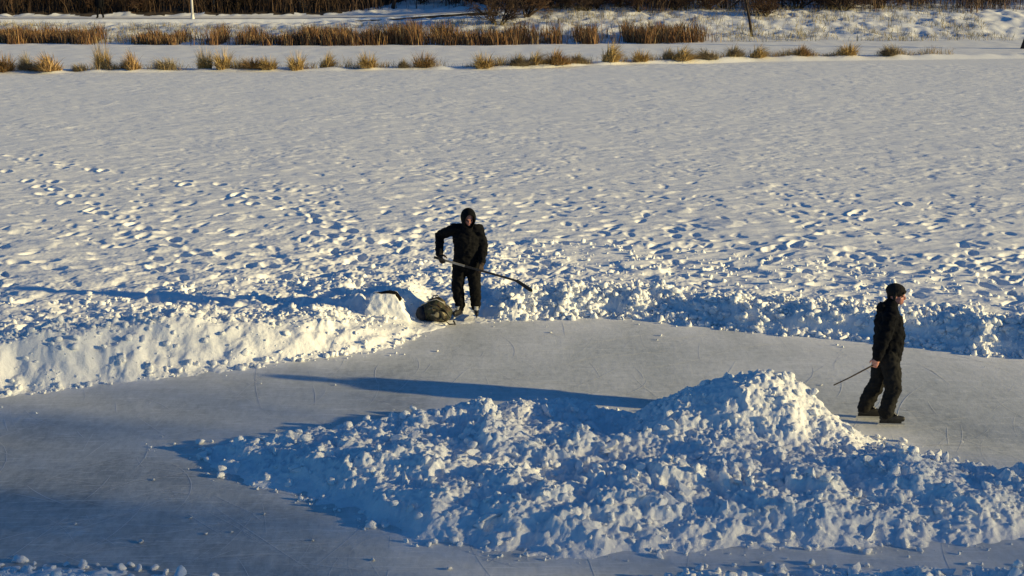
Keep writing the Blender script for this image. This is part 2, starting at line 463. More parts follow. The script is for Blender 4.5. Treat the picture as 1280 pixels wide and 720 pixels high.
# ---- foreground bank, just cut by the lower edge of the picture
def h_front(x, y):
    e = np.interp(x, [-9, -5.2, -4.6, -3.4, -2.9, -1, 1.0, 1.7, 3, 5, 9], [12.3, 12.15, 12.02, 11.95, 11.6, 11.45, 11.5, 11.93, 11.98, 12.0, 12.1])
    s = e-y+.08*perlin(x*3, y*3, 95)+.05*perlin(x*8, y*8, 96)
    edge = np.clip((s+.1)/.3, 0, 1)
    h = .22*sstep(-.05, .9, s)+edge*clods(x, y, 221, .7)
    return np.where(s < -.1, -.06, h-.02)
xs = np.arange(-9, 9, .026); ys = np.arange(8.6, 12.5, .026)
X, Y = np.meshgrid(xs, ys); Z = h_front(X, Y); F = grid_faces(*X.shape); V = np.stack([X, Y, Z], -1).reshape(-1, 3)
F = F[Z.ravel()[F].max(1) > -.015]
x, y = pick(1500, (-8, 8), (10.5, 12.4), r); z = h_front(x, y); R = .02+.07*r.random(len(x))**2.5; ok = z > -.03
fb = with_lumps('snow_bank', *compact(V, F), *scatter_lumps(np.stack([x, y, np.maximum(z, 0)+R*.3], -1)[ok], R[ok], 33), M_SNOW)
tag(fb, 'shaded snow bank nearest the viewer, only its crumbly rim showing at the bottom edge', 'snow bank')

# ---- ice
xs = np.arange(-22, 22.01, .11); ys = np.arange(5, 23.5, .11)
X, Y = np.meshgrid(xs, ys); s = -rink_s(X, Y)
dm = seg_dist(X, Y, MOUND+MOUND[:1])
wn = np.clip(1+.9*fbm(X*1.6, Y*1.1, 78, 3), .1, 2.2)
fr = .43+.46*wn*np.exp(-np.maximum(s, 0)/.42)+.34*wn*np.exp(-dm/.36)+.10*perlin(X*.5, Y*.8, 77)
fr += .20*sstep(15.5, 19.5, Y)*sstep(-3, 1.5, X)                    # paler tone over the far right lane
fr -= .16*sstep(-.5, -3.5, X)*sstep(17.2, 14.5, Y)                 # darker tone towards the near left
fr += .16*np.exp(-np.maximum(Y-11.9, 0)/.35)*sstep(-3, 0, X)
V = np.stack([X, Y, .004*0+np.zeros_like(X)], -1).reshape(-1, 3)
ice = mesh_obj('ice', V, grid_faces(*X.shape), M_ICE, attr={'frost_tone': ('F', fr.ravel())})
tag(ice, 'cleared grey skating ice of the rink', kind='structure')
gs = 2500
ground = mesh_obj('ground', [(-gs, -gs, -.03), (gs, -gs, -.03), (gs, gs, -.03), (-gs, gs, -.03)], [(0, 1, 2, 3)], M_FARSNOW, smooth=False)
tag(ground, 'flat snow-covered ground of the lake', kind='structure')

# ---- white skate cuts in the ice
M_CUT = plain('scraped_ice', (.80, .81, .82), .8, .1, 20.)
rd = random.Random(17); V = []; F = []
for i in range(900):
    x = rd.uniform(-8, 8); y = 11.9+8.5*rd.random()**1.2
    a = rd.gauss(0, .9) if rd.random() < .55 else rd.uniform(0, 2*pi); k_ = rd.gauss(0, .45); L_ = rd.uniform(.2, 1.0)+rd.random()**3*1.6; w_ = rd.uniform(.0012, .0050)
    n = 9; b = len(V)
    for j in range(n+1):
        t = j/n; ww = w_*math.sin(pi*(.06+.88*t))**.6
        V.append((x-sin(a)*ww, y+cos(a)*ww, .003)); V.append((x+sin(a)*ww, y-cos(a)*ww, .003))
        if j < n: F.append((b+2*j, b+2*j+1, b+2*j+3, b+2*j+2))
        x += cos(a)*L_/n; y += sin(a)*L_/n; a += k_*L_/n
V = np.array(V); F = np.array(F, dtype=np.int32); ok = (rink_s(V[:, 0], V[:, 1]) < -.05)[F].all(1)
tag(mesh_obj('skate_marks', *compact(V, F[ok]), M_CUT, smooth=False), 'thin white skate cuts scratched across the ice', 'skate marks', kind='stuff')

# ---- small lumps and crumbs on the ice
cat_l = 'small loose lump of snow lying on the grey ice'
SPOTS = [(-3.7, 12.55, .05), (-3.1, 12.75, .035), (-2.85, 12.8, .03), (-3.35, 13.15, .035), (-2.6, 13.25, .03), (-4.5, 13.0, .03), (-1.35, 12.15, .04),
         (-2.0, 12.6, .03), (-.6, 11.95, .045), (-4.0, 14.2, .03), (-1.1, 19.2, .04), (.6, 20.2, .035), (2.2, 19.8, .03), (4.2, 17.6, .03), (5.2, 18.2, .035), (-2.4, 17.6, .03)]
for i, (x, y, q) in enumerate(SPOTS):
    if i < 4:
        V, F = LUMPS[i]; o = mesh_obj('snow_lump', V*np.array([1, 1, .8]), F, M_SNOW)
        SRC = [o] if i == 0 else SRC+[o]
    else:
        o = SRC[i % 4].copy(); COL.objects.link(o)
    q *= .72; o.location = (x, y, q*.4); o.scale = (q*1.3, q, q*.8); o.rotation_euler = (0, 0, i*1.3)
    tag(o, cat_l, 'snow lump', 'loose snow lumps scattered on the ice')
n = 12000
x = r.uniform(-9, 9, n); y = r.uniform(11.7, 21, n); s = -rink_s(x, y); dm = seg_dist(x, y, MOUND+MOUND[:1]); ins = in_poly(x, y, MOUND)
keep = (~ins) & (s > .02) & (r.random(n) < (.004+np.exp(-np.minimum(s, dm)/.13)))
x, y = x[keep], y[keep]; R = .005+.024*r.random(len(x))**3.5
cr = mesh_obj('snow_crumbs', *scatter_lumps(np.stack([x, y, R*.4], -1), R, 44, LUMPS1), M_SNOW)
tag(cr, 'fine snow crumbs scattered over the ice beside the heaps', 'snow crumbs', kind='stuff')

# ------------------------------------------------------------------ far shore
def y_lip(x): return np.interp(x, [-60, -24, 0, 12.8, 40, 80], [62, 64.4, 67.0, 73, 77, 80])
def y_reed(x): return np.interp(x, [-60, -31, -16, 0, 12, 60], [86.5, 84.2, 82.2, 82.9, 84.6, 88])
def z_path(x): return np.interp(x, [-80, -16, -9, -3, 4, 18, 60], [.92, .95, 1.08, 1.42, 1.6, 1.5, 1.6])
def z_shore(x, y):
    yl = y_lip(x); yr_ = y_reed(x)+2.5; zp = z_path(x)
    z = -.10+.20*sstep(-1.0, .3, y-yl)+.13*np.exp(-((y-yl-.5)/.6)**2)*(.6+.8*perlin(x*.9, y*.1, 301))
    t = np.clip((y-yr_)/(97.2-yr_), 0, 1)
    z = z+(zp-.22-.1)*(t*.35+.65*t*t*(3-2*t))
    edge = np.where(x < 0, 1., 1-sstep(0, 2, x))
    z = z+.22*sstep(97.25, 97.5, y)*edge+.22*(1-edge)*sstep(95, 99, y)
    z = z+.17*np.maximum(y-101.2, 0)+.10*np.maximum(y-125, 0)
    z = z+sstep(0, 2, y-yr_)*((.07*fbm(x*.5, y*.5, 311, 3)+.10*fbm(x*1.3, y*1.1, 313, 3))*(1-.9*sstep(97.0, 97.5, y)*edge*(1-sstep(101, 102, y))))
    z = z+.02*fbm(x*.9, y*.9, 312, 2)*sstep(.5, 2, y-yl)
    return z
xs = np.arange(-75, 75.01, .22); ys = np.concatenate([np.arange(61, 76, .2), np.arange(76, 97, .22), np.arange(97, 98, .1), np.arange(98, 112, .3), np.arange(112, 175, 1.)])
X, Y = np.meshgrid(xs, ys); Z = z_shore(X, Y)
F = grid_faces(*X.shape); V = np.stack([X, Y, Z], -1).reshape(-1, 3)
cy = V[F, 1].mean(1); cx = V[F, 0].mean(1)
hb = 102.0+.9*perlin(cx*.4, cy*.0, 321)+6*np.exp(-((cx+6.5)/3.5)**2)+np.where(cx > -1, 2.5+4*perlin(cx*.22, cy*.0, 322)+2*perlin(cx*.7, cy*.7, 323), 0)
def litter_mat():
    m, nt, b = new_mat('leaf_litter'); L = nt.links
    tc = N(nt, 'ShaderNodeTexCoord'); n1 = N(nt, 'ShaderNodeTexNoise', Scale=.9, Detail=8., Roughness=.7); L.new(tc.outputs['Object'], n1.inputs['Vector'])
    rp = N(nt, 'ShaderNodeValToRGB'); e = rp.color_ramp.elements
    e[0].position = .35; e[0].color = (.018, .013, .010, 1); e[1].position = .60; e[1].color = (.06, .04, .026, 1)
    k = e.new(.70); k.color = (.10, .08, .06, 1); k = e.new(.76); k.color = (.6, .6, .6, 1)
    L.new(n1.outputs['Fac'], rp.inputs['Fac']); L.new(rp.outputs['Color'], b.inputs['Base Color']); b.inputs['Roughness'].default_value = .9
    return m
M_LITTER = litter_mat()
tag(mesh_obj('shore', *compact(V, F[cy < hb]), M_FARSNOW), 'snowy shore rising to the path', kind='structure')
tag(mesh_obj('hill', *compact(V, F[cy >= hb]), M_LITTER), 'dark wooded hillside behind the path', kind='structure')
# path laid on the shore
def strip(name, xa, xb, y0, y1, dz, mat, th=0.0):
    xs = np.arange(xa, xb, .3); rows = np.array([y0, (2*y0+y1)/3, (y0+2*y1)/3, y1]); X, Y = np.meshgrid(xs, rows)
    Z = z_shore(X, Y)+dz
    return mesh_obj(name, np.stack([X, Y, Z], -1).reshape(-1, 3), grid_faces(*X.shape), mat)
tag(strip('path', -70, 1.5, 97.9, 101.0, .03, snow_mat('packed_snow', .3, (.84, .84, .86))), 'snow-packed path along the shore', kind='structure')
M_WOOD = plain('weathered_wood', (.055, .045, .038), .85, .4, 8.)
xs = np.arange(-11.5, -.9, .3)
zt = z_shore(xs, np.full_like(xs, 97.6))
V = []; F = []
for i, x in enumerate(xs):
    hgt = np.interp(x, [-11.5, -1], [.07, .26])
    for (yy, zz) in ((97.18, zt[i]-.35), (97.18, zt[i]-.35+.1+hgt), (97.34, zt[i]-.35+.1+hgt), (97.34, zt[i]-.35)): V.append((x, yy, zz))
n = len(xs)
for i in range(n-1):
    for k in range(4): F.append((4*i+k, 4*i+(k+1) % 4, 4*i+4+(k+1) % 4, 4*i+4+k))
F += [(0, 1, 2, 3), (4*n-1, 4*n-2, 4*n-3, 4*n-4)]
tag(mesh_obj('edging', V, F, M_WOOD, smooth=False), 'long dark edging beam holding the path where it climbs to the right', 'edging')

# ------------------------------------------------------------------ blades (reeds, sedge, grass)
def blades(P, H, W, lean, tint, r, segs=3, droop=.25):
    """P (n,3) feet, H heights, W widths, lean (n,2) horizontal travel of the tip"""
    n = len(P); th = r.uniform(0, pi, n); wx = np.cos(th)*W/2; wy = np.sin(th)*W/2
    V = np.zeros((n, segs+1, 2, 3)); C = np.zeros((n, segs+1, 2, 4)); C[..., 3] = 1
    for k in range(segs+1):
        t = k/segs; sh = 1-.85*t**2
        c = P+np.stack([lean[:, 0]*t**1.8, lean[:, 1]*t**1.8, H*(t-droop*t**3*np.clip(np.hypot(*lean.T)/np.maximum(H, .01), 0, 1))], -1)
        for s_, sg in ((0, -1), (1, 1)):
            V[:, k, s_] = c; V[:, k, s_, 0] += sg*wx*sh; V[:, k, s_, 1] += sg*wy*sh
            C[:, k, s_, :3] = tint
    V = V.reshape(-1, 3); C = C.reshape(-1, 4)
    b = np.arange(n)[:, None]*(2*(segs+1))+np.arange(segs)[None]*2
    F = np.stack([b, b+1, b+3, b+2], -1).reshape(-1, 4).astype(np.int32)
    return V, F, C
def tints(n, r, pal):
    pal = np.array(pal); return pal[r.integers(0, len(pal), n)]*r.uniform(.7, 1.25, (n, 1))

r = np.random.default_rng(77)
RT = [(.20, .10, .045), (.27, .15, .065), (.14, .075, .04), (.32, .23, .12), (.09, .05, .03), (.22, .12, .05), (.06, .04, .03)]
n = 42000
x = r.uniform(-52, 13, n); dd = r.random(n)**1.2*4.6; y = y_reed(x)+.6+dd+1.1*perlin(x*.22, x*0, 405)+.5*perlin(x*.9, x*0, 406)
dens = .70+.85*perlin(x*.30, y*.0+2, 401)+.55*perlin(x*1.2, y*.5, 402)
for gx, gw in ((-24.0, .9), (-19.6, .8), (-17.3, .5), (3.6, .5), (5.6, .5), (6.6, .4)): dens -= 1.2*np.exp(-((x-gx)/gw)**2)
dens -= sstep(11.2, 12.8, x)*1.0
k = r.random(n) < np.clip(dens, .03, 1); x, y = x[k], y[k]; n = len(x)
hn = 1.02+.42*perlin(x*.25, x*0, 403)+.36*perlin(x*.9, y*.4, 404)
H = np.clip(hn*r.uniform(.6, 1.1, n)*np.where(x < -14, .82, 1.0), .35, 1.7)
V, F, C = blades(np.stack([x, y, z_shore(x, y)-.03], -1), H, r.uniform(.02, .055, n), np.stack([r.normal(0, .16, n)-.05, r.normal(0, .12, n)], -1)*H[:, None]*1.4, tints(n, r, RT), r)
tag(mesh_obj('reeds', V, F, M_BLADE, smooth=False, attr={'tint': ('C', C)}), 'tall rust-brown cattail reeds along the far shore', 'reeds', kind='stuff')
# grass poking through the snow bank
GT = [(.34, .27, .13), (.26, .20, .09), (.40, .34, .2), (.22, .19, .09)]
n = 52000
x = r.uniform(-52, 32, n); y = y_reed(x)+1.5+r.random(n)*(15-4)*np.where(x > -1, 1.25, .9)
dens = .35+.9*perlin(x*.35, y*.5, 411)+.5*perlin(x*1.3, y*1.1, 412)
k = (r.random(n) < np.clip(dens, .02, 1)) & ((y < 97) | (x > 1)); x, y = x[k], y[k]; n = len(x)
H = r.uniform(.12, .55, n)*np.where(x > 1, 1.25, 1)
V, F, C = blades(np.stack([x, y, z_shore(x, y)-.02], -1), H, r.uniform(.012, .03, n), r.normal(0, .5, (n, 2))*H[:, None], tints(n, r, GT), r, 2)
tag(mesh_obj('dry_grass', V, F, M_BLADE, smooth=False, attr={'tint': ('C', C)}), 'sparse dry grass poking through the snow of the bank', 'grass', kind='stuff')

# ---- sedge tussocks in a row at the lake edge
def brighter(L): return [tuple(1.35*c for c in q) for q in L]
ST = [brighter(q) for q in [[(.30, .19, .08), (.24, .15, .06), (.38, .26, .12), (.18, .11, .05)], [(.36, .25, .10), (.42, .31, .14), (.28, .2, .08)], [(.24, .2, .13), (.16, .12, .08), (.30, .25, .16)]]]
def tuft_mesh(kind, seed):
    r = np.random.default_rng(seed); n = int(r.integers(600, 1100)); sk = r.uniform(-.25, .25, 2)
    a = r.uniform(0, 2*pi, n); rad = r.random(n)**.6*.34
    P = np.stack([rad*np.cos(a), rad*np.sin(a), np.zeros(n)-.03], -1)
    H = r.uniform(.3, 1.0, n)*(1-.5*rad/.34*r.random(n)); ln = (rad/.34)*r.uniform(.1, .7, n)
    a2 = a+r.normal(0, .7, n); P[:, :2] *= (1+.5*perlin(np.cos(a)*1.5+seed, np.sin(a)*1.5, seed))[:, None]; wild = r.random(n) < .12; ln = np.where(wild, ln*1.7+.1, ln); H = H*(1+.3*np.cos(a*2+seed))*np.where(wild, .8, 1)
    return blades(P, H, r.uniform(.012, .028, n), np.stack([np.cos(a2)*ln+sk[0], np.sin(a2)*ln+sk[1]], -1), tints(n, r, ST[kind]), r, 4, .45)
TUFTS = []   # (pixel column in the photograph turned to metres east, size, height, kind, look)
for (x, y_off, wd, ht, kd, look) in [
    (-25.3, 0, 1.5, 1.0, 0, 'broad brown'), (-24.1, .2, 1.25, .9, 0, 'broad brown'), (-23.1, .3, .8, .85, 2, 'grey-brown'), (-21.9, .0, 1.35, .8, 0, 'rust-brown'),
    (-20.6, .2, .6, .4, 2, 'low grey'), (-19.6, .3, .8, 1.25, 1, 'tall thin golden'), (-18.1, .1, .9, .85, 0, 'upright brown'), (-16.6, .2, 1.0, .55, 2, 'low tawny'),
    (-14.8, .2, .8, .95, 1, 'upright straw-coloured'), (-13.9, .2, 1.0, .95, 1, 'bushy straw-coloured'), (-12.4, .0, 1.1, .55, 0, 'low brown'), (-11.7, .1, .9, .6, 1, 'low golden'),
    (-10.4, .0, .95, .85, 1, 'rounded golden'), (-9.0, .2, .8, .8, 1, 'upright golden'), (-7.0, .1, .9, .75, 1, 'slim golden'), (-5.3, .0, .6, .45, 2, 'small dark'),
    (-4.3, .1, 1.05, .8, 0, 'rounded tawny'), (-1.4, .0, 1.0, .75, 1, 'bright golden'), (.3, .1, .9, .6, 2, 'grey-brown'), (1.1, .1, 1.1, .7, 1, 'tawny'),
    (2.2, .1, 1.2, .75, 0, 'wide brown'), (3.3, .2, .7, .5, 2, 'thin grey'), (5.0, .3, .9, 1.1, 1, 'tall pale'), (6.6, .1, .8, .6, 1, 'small olive'),
    (8.1, .0, .6, .6, 2, 'dark grey'), (8.8, .0, 1.15, .75, 1, 'bushy golden'), (10.3, .1, 1.1, .55, 2, 'low tawny-grey'), (11.8, .0, .8, .6, 2, 'dark brown'), (13.1, .1, .9, .7, 1, 'straw-coloured'),
    (15.6, .2, .9, .6, 0, 'brown'), (18.2, .1, 1.0, .7, 1, 'golden'), (20.5, .1, .8, .6, 2, 'grey')]:
    TUFTS.append((x, y_off, wd, ht, kd, look))
ORD = ['first', 'second', 'third', 'fourth', 'fifth', 'sixth', 'seventh', 'eighth', 'ninth', 'tenth', 'eleventh', 'twelfth', 'thirteenth', 'fourteenth', 'fifteenth', 'sixteenth',
       'seventeenth', 'eighteenth', 'nineteenth', 'twentieth']
def place_word(i, n):
    if i < n-12: return ORD[i]+' from the left'
    return (ORD[n-1-i]+' from the right') if i < n-1 else 'last at the right'
tm = {}
for i, (x, yo, wd, ht, kd, look) in enumerate(TUFTS):
    y = float(y_lip(np.array(x)))+.15+yo+.55*((i*37) % 11)/11
    z = float(z_shore(np.array([x]), np.array([y]))[0])
    key = (kd, i % 3)
    if key not in tm:
        V, F, C = tuft_mesh(kd, 600+kd*3+i % 3); o = mesh_obj('sedge_tuft', V, F, M_BLADE, smooth=False, attr={'tint': ('C', C)}); tm[key] = o
    else:
        o = tm[key].copy(); COL.objects.link(o)
    o.location = (x, y, z); k2 = 1.25 if x > 0 else 1.05; o.scale = (wd*k2, wd*k2, ht*1.15); o.rotation_euler = (0, 0, i*2.1)
    tag(o, f'{look} sedge tuft at the far lake edge, {place_word(i, len(TUFTS))}', 'sedge tuft', 'dry sedge tufts along the far lake edge')

n = 32000
x = r.uniform(-45, 24, n); y = y_lip(x)+.2+np.abs(r.normal(0, .5, n)); k = r.random(n) < np.clip(.34+1.2*perlin(x*.5, x*0, 421), .02, 1); x, y = x[k], y[k]; n = len(x)
H = r.uniform(.1, .5, n)*np.clip(1+.8*perlin(x*.8, x*0, 422), .4, 1.7)
V, F, C = blades(np.stack([x, y, z_shore(x, y)-.02], -1), H, r.uniform(.008, .02, n), r.normal(0, .55, (n, 2))*H[:, None], tints(n, r, GT+ST[2]+ST[0]), r, 2)
tag(mesh_obj('straggling_grass', V, F, M_BLADE, smooth=False, attr={'tint': ('C', C)}), 'thin straggling dry grass between the sedge tufts', 'grass', kind='stuff')

# ------------------------------------------------------------------ trees and shrubs
def tube_rings(pts, rad, sides, V, F):
    base = len(V); n = len(pts)
    for i in range(n):
        p = pts[i]; d = (pts[min(i+1, n-1)]-pts[max(i-1, 0)]).normalized()
        a = d.orthogonal().normalized(); b = d.cross(a)
        for k in range(sides):
            t = 2*pi*k/sides; V.append(p+(a*cos(t)+b*sin(t))*rad[i])
    for i in range(n-1):
        for k in range(sides):
            F.append((base+i*sides+k, base+i*sides+(k+1) % sides, base+(i+1)*sides+(k+1) % sides, base+(i+1)*sides+k))

def bare_tree(rd, height, r0, stems=1, depth=5, spread=.6, first=.25, kids=3, gravity=.0, minr=.006):
    """trunk verts/faces and twig verts/faces of a leafless tree"""
    TV, TF, CV, CF = [], [], [], []
    def grow(p, d, L, r, lev):
        n = 4 if lev < 2 else 3
        pts = [p]; rad = [r]; q = p.copy(); dd = d.copy()
        for i in range(n):
            dd = (dd+Vector((rd.gauss(0, .16), rd.gauss(0, .16), rd.gauss(0, .10)-gravity*lev*.1+.05))).normalized()
            q = q+dd*L/n; pts.append(q.copy()); rad.append(max(minr, r*(1-.42*(i+1)/n)))
        tube_rings(pts, rad, 6 if lev == 0 else (4 if lev == 1 else 3), TV if lev == 0 else CV, TF if lev == 0 else CF)
        if lev >= depth: return
        m = kids+(1 if lev > 0 else 2)
        for k in range(m):
            t = first+(1-first)*(k+rd.random())/m
            i = min(int(t*n), n-1); f = t*n-i
            pp = pts[i].lerp(pts[i+1], f)
            ax = Vector((rd.gauss(0, 1), rd.gauss(0, 1), rd.gauss(0, .5))).normalized()
            nd = (dd*(1-spread*.4)+ax*spread*rd.uniform(.6, 1.2)).normalized()
            grow(pp, nd, L*rd.uniform(.42, .68), rad[min(i+1, n)]*rd.uniform(.45, .65), lev+1)
    for s in range(stems):
        d = Vector((rd.gauss(0, .12 if stems == 1 else .45), rd.gauss(0, .12 if stems == 1 else .35), 1)).normalized()
        grow(Vector((rd.uniform(-.1, .1)*(stems > 1), rd.uniform(-.1, .1)*(stems > 1), -.15)), d, height*(.62 if stems == 1 else rd.uniform(.5, .7)), r0, 0)
    return TV, TF, CV, CF
M_BARK = plain('dark_bark', (.050, .036, .028), .9, .45, 6., .4)
M_BARK_G = plain('grey_bark', (.16, .13, .10), .9, .4, 6., .4)
M_TWIG = plain('brown_twigs', (.075, .048, .034), .9, .4, 3.)
M_TWIG_R = plain('rusty_twigs', (.11, .062, .038), .9, .4, 3.)
def make_bare(name, seed, height, r0, bark, twig, **kw):
    TV, TF, CV, CF = bare_tree(random.Random(seed), height, r0, **kw)
    o = empty(name, (0, 0, 0))
    mesh_obj('trunk', [v[:] for v in TV], np.array(TF, dtype=np.int32), bark, o)
    mesh_obj('crown', [v[:] for v in CV], np.array(CF, dtype=np.int32), twig, o)
    return o
def zs(x, y): return float(z_shore(np.array([float(x)]), np.array([float(y)]))[0])
def setp(o, x, y, s, rz): o.location = (x, y, zs(x, y)-.05); o.scale = (s, s, s); o.rotation_euler = (0, 0, rz)

# shrubs of the right-hand bank and around the path
shA = make_bare('bare_shrub', 1, 3.4, .05, M_BARK, M_TWIG, stems=7, depth=3, spread=.75, kids=4, first=.15, minr=.011)
shB = make_bare('bare_shrub', 2, 3.0, .06, M_BARK, M_TWIG_R, stems=6, depth=3, spread=.85, kids=4, first=.15, minr=.011)
shC = make_bare('bare_shrub', 3, 2.6, .035, M_BARK_G, M_TWIG_R, stems=9, depth=3, spread=.7, kids=4, first=.1, minr=.011)
SH = [shA, shB, shC]; used = set()
SHRUBS = [(-.3, 100.4, 1.25, 0, 'dark twiggy shrub hiding the upper end of the path'), (1.2, 102.5, 1.3, 1, 'rusty brown shrub just right of the path end'),
          (2.6, 99.6, 1.1, 0, 'dark shrub with leaning stems above the snow slope, left end'), (4.2, 101, 1.3, 1, 'wide reddish shrub above the middle of the snow slope'),
          (6.0, 99.2, 1.0, 0, 'dark shrub with low branches reaching down the snow slope'), (7.8, 101.5, 1.3, 2, 'grey-stemmed shrub high on the snow slope'),
          (9.6, 102.5, 1.4, 1, 'tall brown shrub above the right part of the reeds'), (11.6, 103, 1.3, 0, 'dark shrub at the top of the slope right of the reeds'),
          (14.0, 98.5, .9, 2, 'rounded pale twiggy shrub left of the slim leaning tree'), (15.5, 101.5, 1.3, 0, 'dark shrub behind the rounded pale shrub'),
          (17.6, 96, .8, 2, 'low pale shrub right of the slim leaning tree'), (-4.2, 104, 1.1, 2, 'pale scrubby bush behind the climbing path'),
          (-6.8, 104.5, 1.0, 2, 'pale scrubby bush behind the middle of the climbing path'), (-31, 103.4, .8, 2, 'straw-brown bush behind the path at far left'),
          (-27.5, 102.8, .55, 2, 'low straw-brown bush beside the path at left'), (20.5, 100, 1.2, 1, 'brown shrub on the shore at the far right'),
          (23.5, 98.5, 1.1, 0, 'dark shrub on the shore at the far right corner'), (27, 101, 1.3, 1, 'reddish shrub beyond the far right corner'),
          (-.9, 92.5, 1.0, 0, 'dark shrub standing right behind the reeds where the path ends'), (.9, 95, 1.15, 1, 'rusty shrub on the slope between the path end and the leaning stems'),
          (8.8, 97, .8, 1, 'rusty low shrub in the middle of the snow slope'), (11.5, 98.4, .9, 0, 'dark spreading shrub low on the slope above the end of the reeds'), (5.0, 97.4, .8, 0, 'small dark shrub low on the slope above the reed gap')]
for i, (x, y, s, k, lab) in enumerate(SHRUBS):
    o = SH[k] if k not in used else copy_tree(SH[k])
    used.add(k); setp(o, x, y, s, i*1.7)
    tag(o, lab, 'shrub', 'bare shrubs on the far bank')
# single trees
tA = make_bare('bare_tree', 11, 13, .17, M_BARK, M_TWIG, depth=4, spread=.55, kids=3, first=.3)
tB = make_bare('bare_tree', 12, 11, .12, M_BARK_G, M_TWIG, depth=4, spread=.5, kids=3, first=.35)
tC = make_bare('bare_tree', 13, 8, .10, M_BARK, M_TWIG, stems=2, depth=4, spread=.5, kids=3, first=.3)
TA = [tA, tB, tC]; used = set()
for i, (x, y, s, k, lab) in enumerate([
    (-9.9, 104, 1.0, 2, 'dark forked tree with twin trunks behind the climbing path'), (-8.9, 103.4, .9, 0, 'dark upright tree right of the twin-trunked tree'),
    (-15.9, 104, .9, 1, 'pale-barked tree behind the level path'), (-22.1, 103, .55, 1, 'thin grey sapling right of the white lamp post'),
    (-4.9, 103.2, .6, 1, 'thin pale tree above the path where it climbs'), (15.6, 89.6, .6, 0, 'slim dark leaning tree standing at the foot of the snow slope'),
    (1.9, 104.5, 1.1, 0, 'dark tree right of the path end'), (5.2, 105, 1.0, 2, 'dark twin-stemmed tree above the snow slope'), (29.85, 80.5, 1.2, 0, 'dark tree trunk at the extreme right edge'),
    (-34, 105, 1.0, 2, 'dark forked tree at the far left'), (12.6, 106, 1.1, 1, 'grey-barked tree behind the top of the slope'), (21, 104, 1.1, 0, 'dark tree behind the far right shrubs')]):
    o = TA[k] if k not in used else copy_tree(TA[k])
    used.add(k); setp(o, x, y, s, i*2.3)
    tag(o, lab, 'tree')
    if 'extreme right' in lab: o.rotation_euler.z += 2.6
# unseen leafless trees added at the right, crowns sized to shade the near rink
shade_tree = make_bare('bare_tree', 21, 21, .24, M_BARK, M_TWIG, depth=5, spread=.62, kids=3, first=.28, minr=.021)
for i, (t, nn, sc_, wd_) in enumerate(((62, 9.6, .95, 1), (70, 8.0, 1.0, 1), (66, 5.4, 1.0, 1), (74, 6.6, 1.1, 1), (64, 11.3, .95, .45), (69, 12.2, 1.0, .42), (59, 11.8, .9, .45), (72, 13.1, 1.05, .34))):
    o = shade_tree if i == 0 else copy_tree(shade_tree)
    o.location = (-SHY*-nn-SHX*t, -SHX*nn-SHY*t, -.1); o.scale = (sc_*wd_, sc_*wd_, sc_); o.rotation_euler = (0, 0, i*2.4)
    tag(o, 'tall leafless tree added out of view to shade the near rink', 'tree', 'unseen leafless trees added for their shade')
# dark evergreens of the wood behind
def conifer(seed, h=11, rb=2.6):
    r = np.random.default_rng(seed); n = 3400
    t = r.random(n)**1.35; z = .25+t*(h-.4); rr = rb*(1-t)**.85*(.75+.25*np.sin(z*4.2+seed))
    a = r.uniform(0, 2*pi, n); q = r.random(n)**.45*rr
    P = np.stack([q*np.cos(a), q*np.sin(a), z-.30*q], -1)
    L = r.uniform(.25, .6, n); W = r.uniform(.10, .22, n)
    d = np.stack([np.cos(a)*.8, np.sin(a)*.8, r.normal(-.25, .3, n)], -1)+r.normal(0, .35, (n, 3)); d /= np.linalg.norm(d, axis=1)[:, None]
    s = np.cross(d, r.normal(size=(n, 3))); s /= np.linalg.norm(s, axis=1)[:, None]
    V = np.stack([P-s*W[:, None]/2, P+s*W[:, None]/2, P+d*L[:, None]+s*W[:, None]*.2, P+d*L[:, None]-s*W[:, None]*.2], 1).reshape(-1, 3)
    F = np.arange(4*n, dtype=np.int32).reshape(-1, 4)
    o = empty('evergreen_tree', (0, 0, 0))
    TV, TF = [], []; tube_rings([Vector((0, 0, -.3)), Vector((.05, 0, h*.5)), Vector((0, .04, h*.95))], [.2, .12, .02], 8, TV, TF)
    mesh_obj('trunk', [v[:] for v in TV], np.array(TF, dtype=np.int32), M_BARK, o)
    mesh_obj('crown', V, F, M_NEEDLE, o, smooth=False)
    return o
M_NEEDLE = plain('dark_needles', (.030, .034, .020), .8, .5, 2.5, col2=(.020, .016, .011))
cs = [conifer(900), conifer(901, 9.5, 2.3), conifer(902, 12, 2.8)]
rd = random.Random(5); used = set(); k = 0
for row, (yy, step) in enumerate(((108.5, 3.1), (113, 3.4), (119, 4.2))):
    x = -62+row*1.3
    while x < 52:
        xx = x+rd.uniform(-.8, .8); y2 = yy+rd.uniform(-1, 1.2)
        kk = k % 3
        o = cs[kk] if kk not in used else copy_tree(cs[kk])
        used.add(kk); setp(o, xx, y2, rd.uniform(.85, 1.25), rd.uniform(0, 6)); k += 1
        tag(o, 'dark evergreen of the wood behind the path, seen only by its low branches', 'evergreen', 'dark evergreens of the far wood')
        x += step
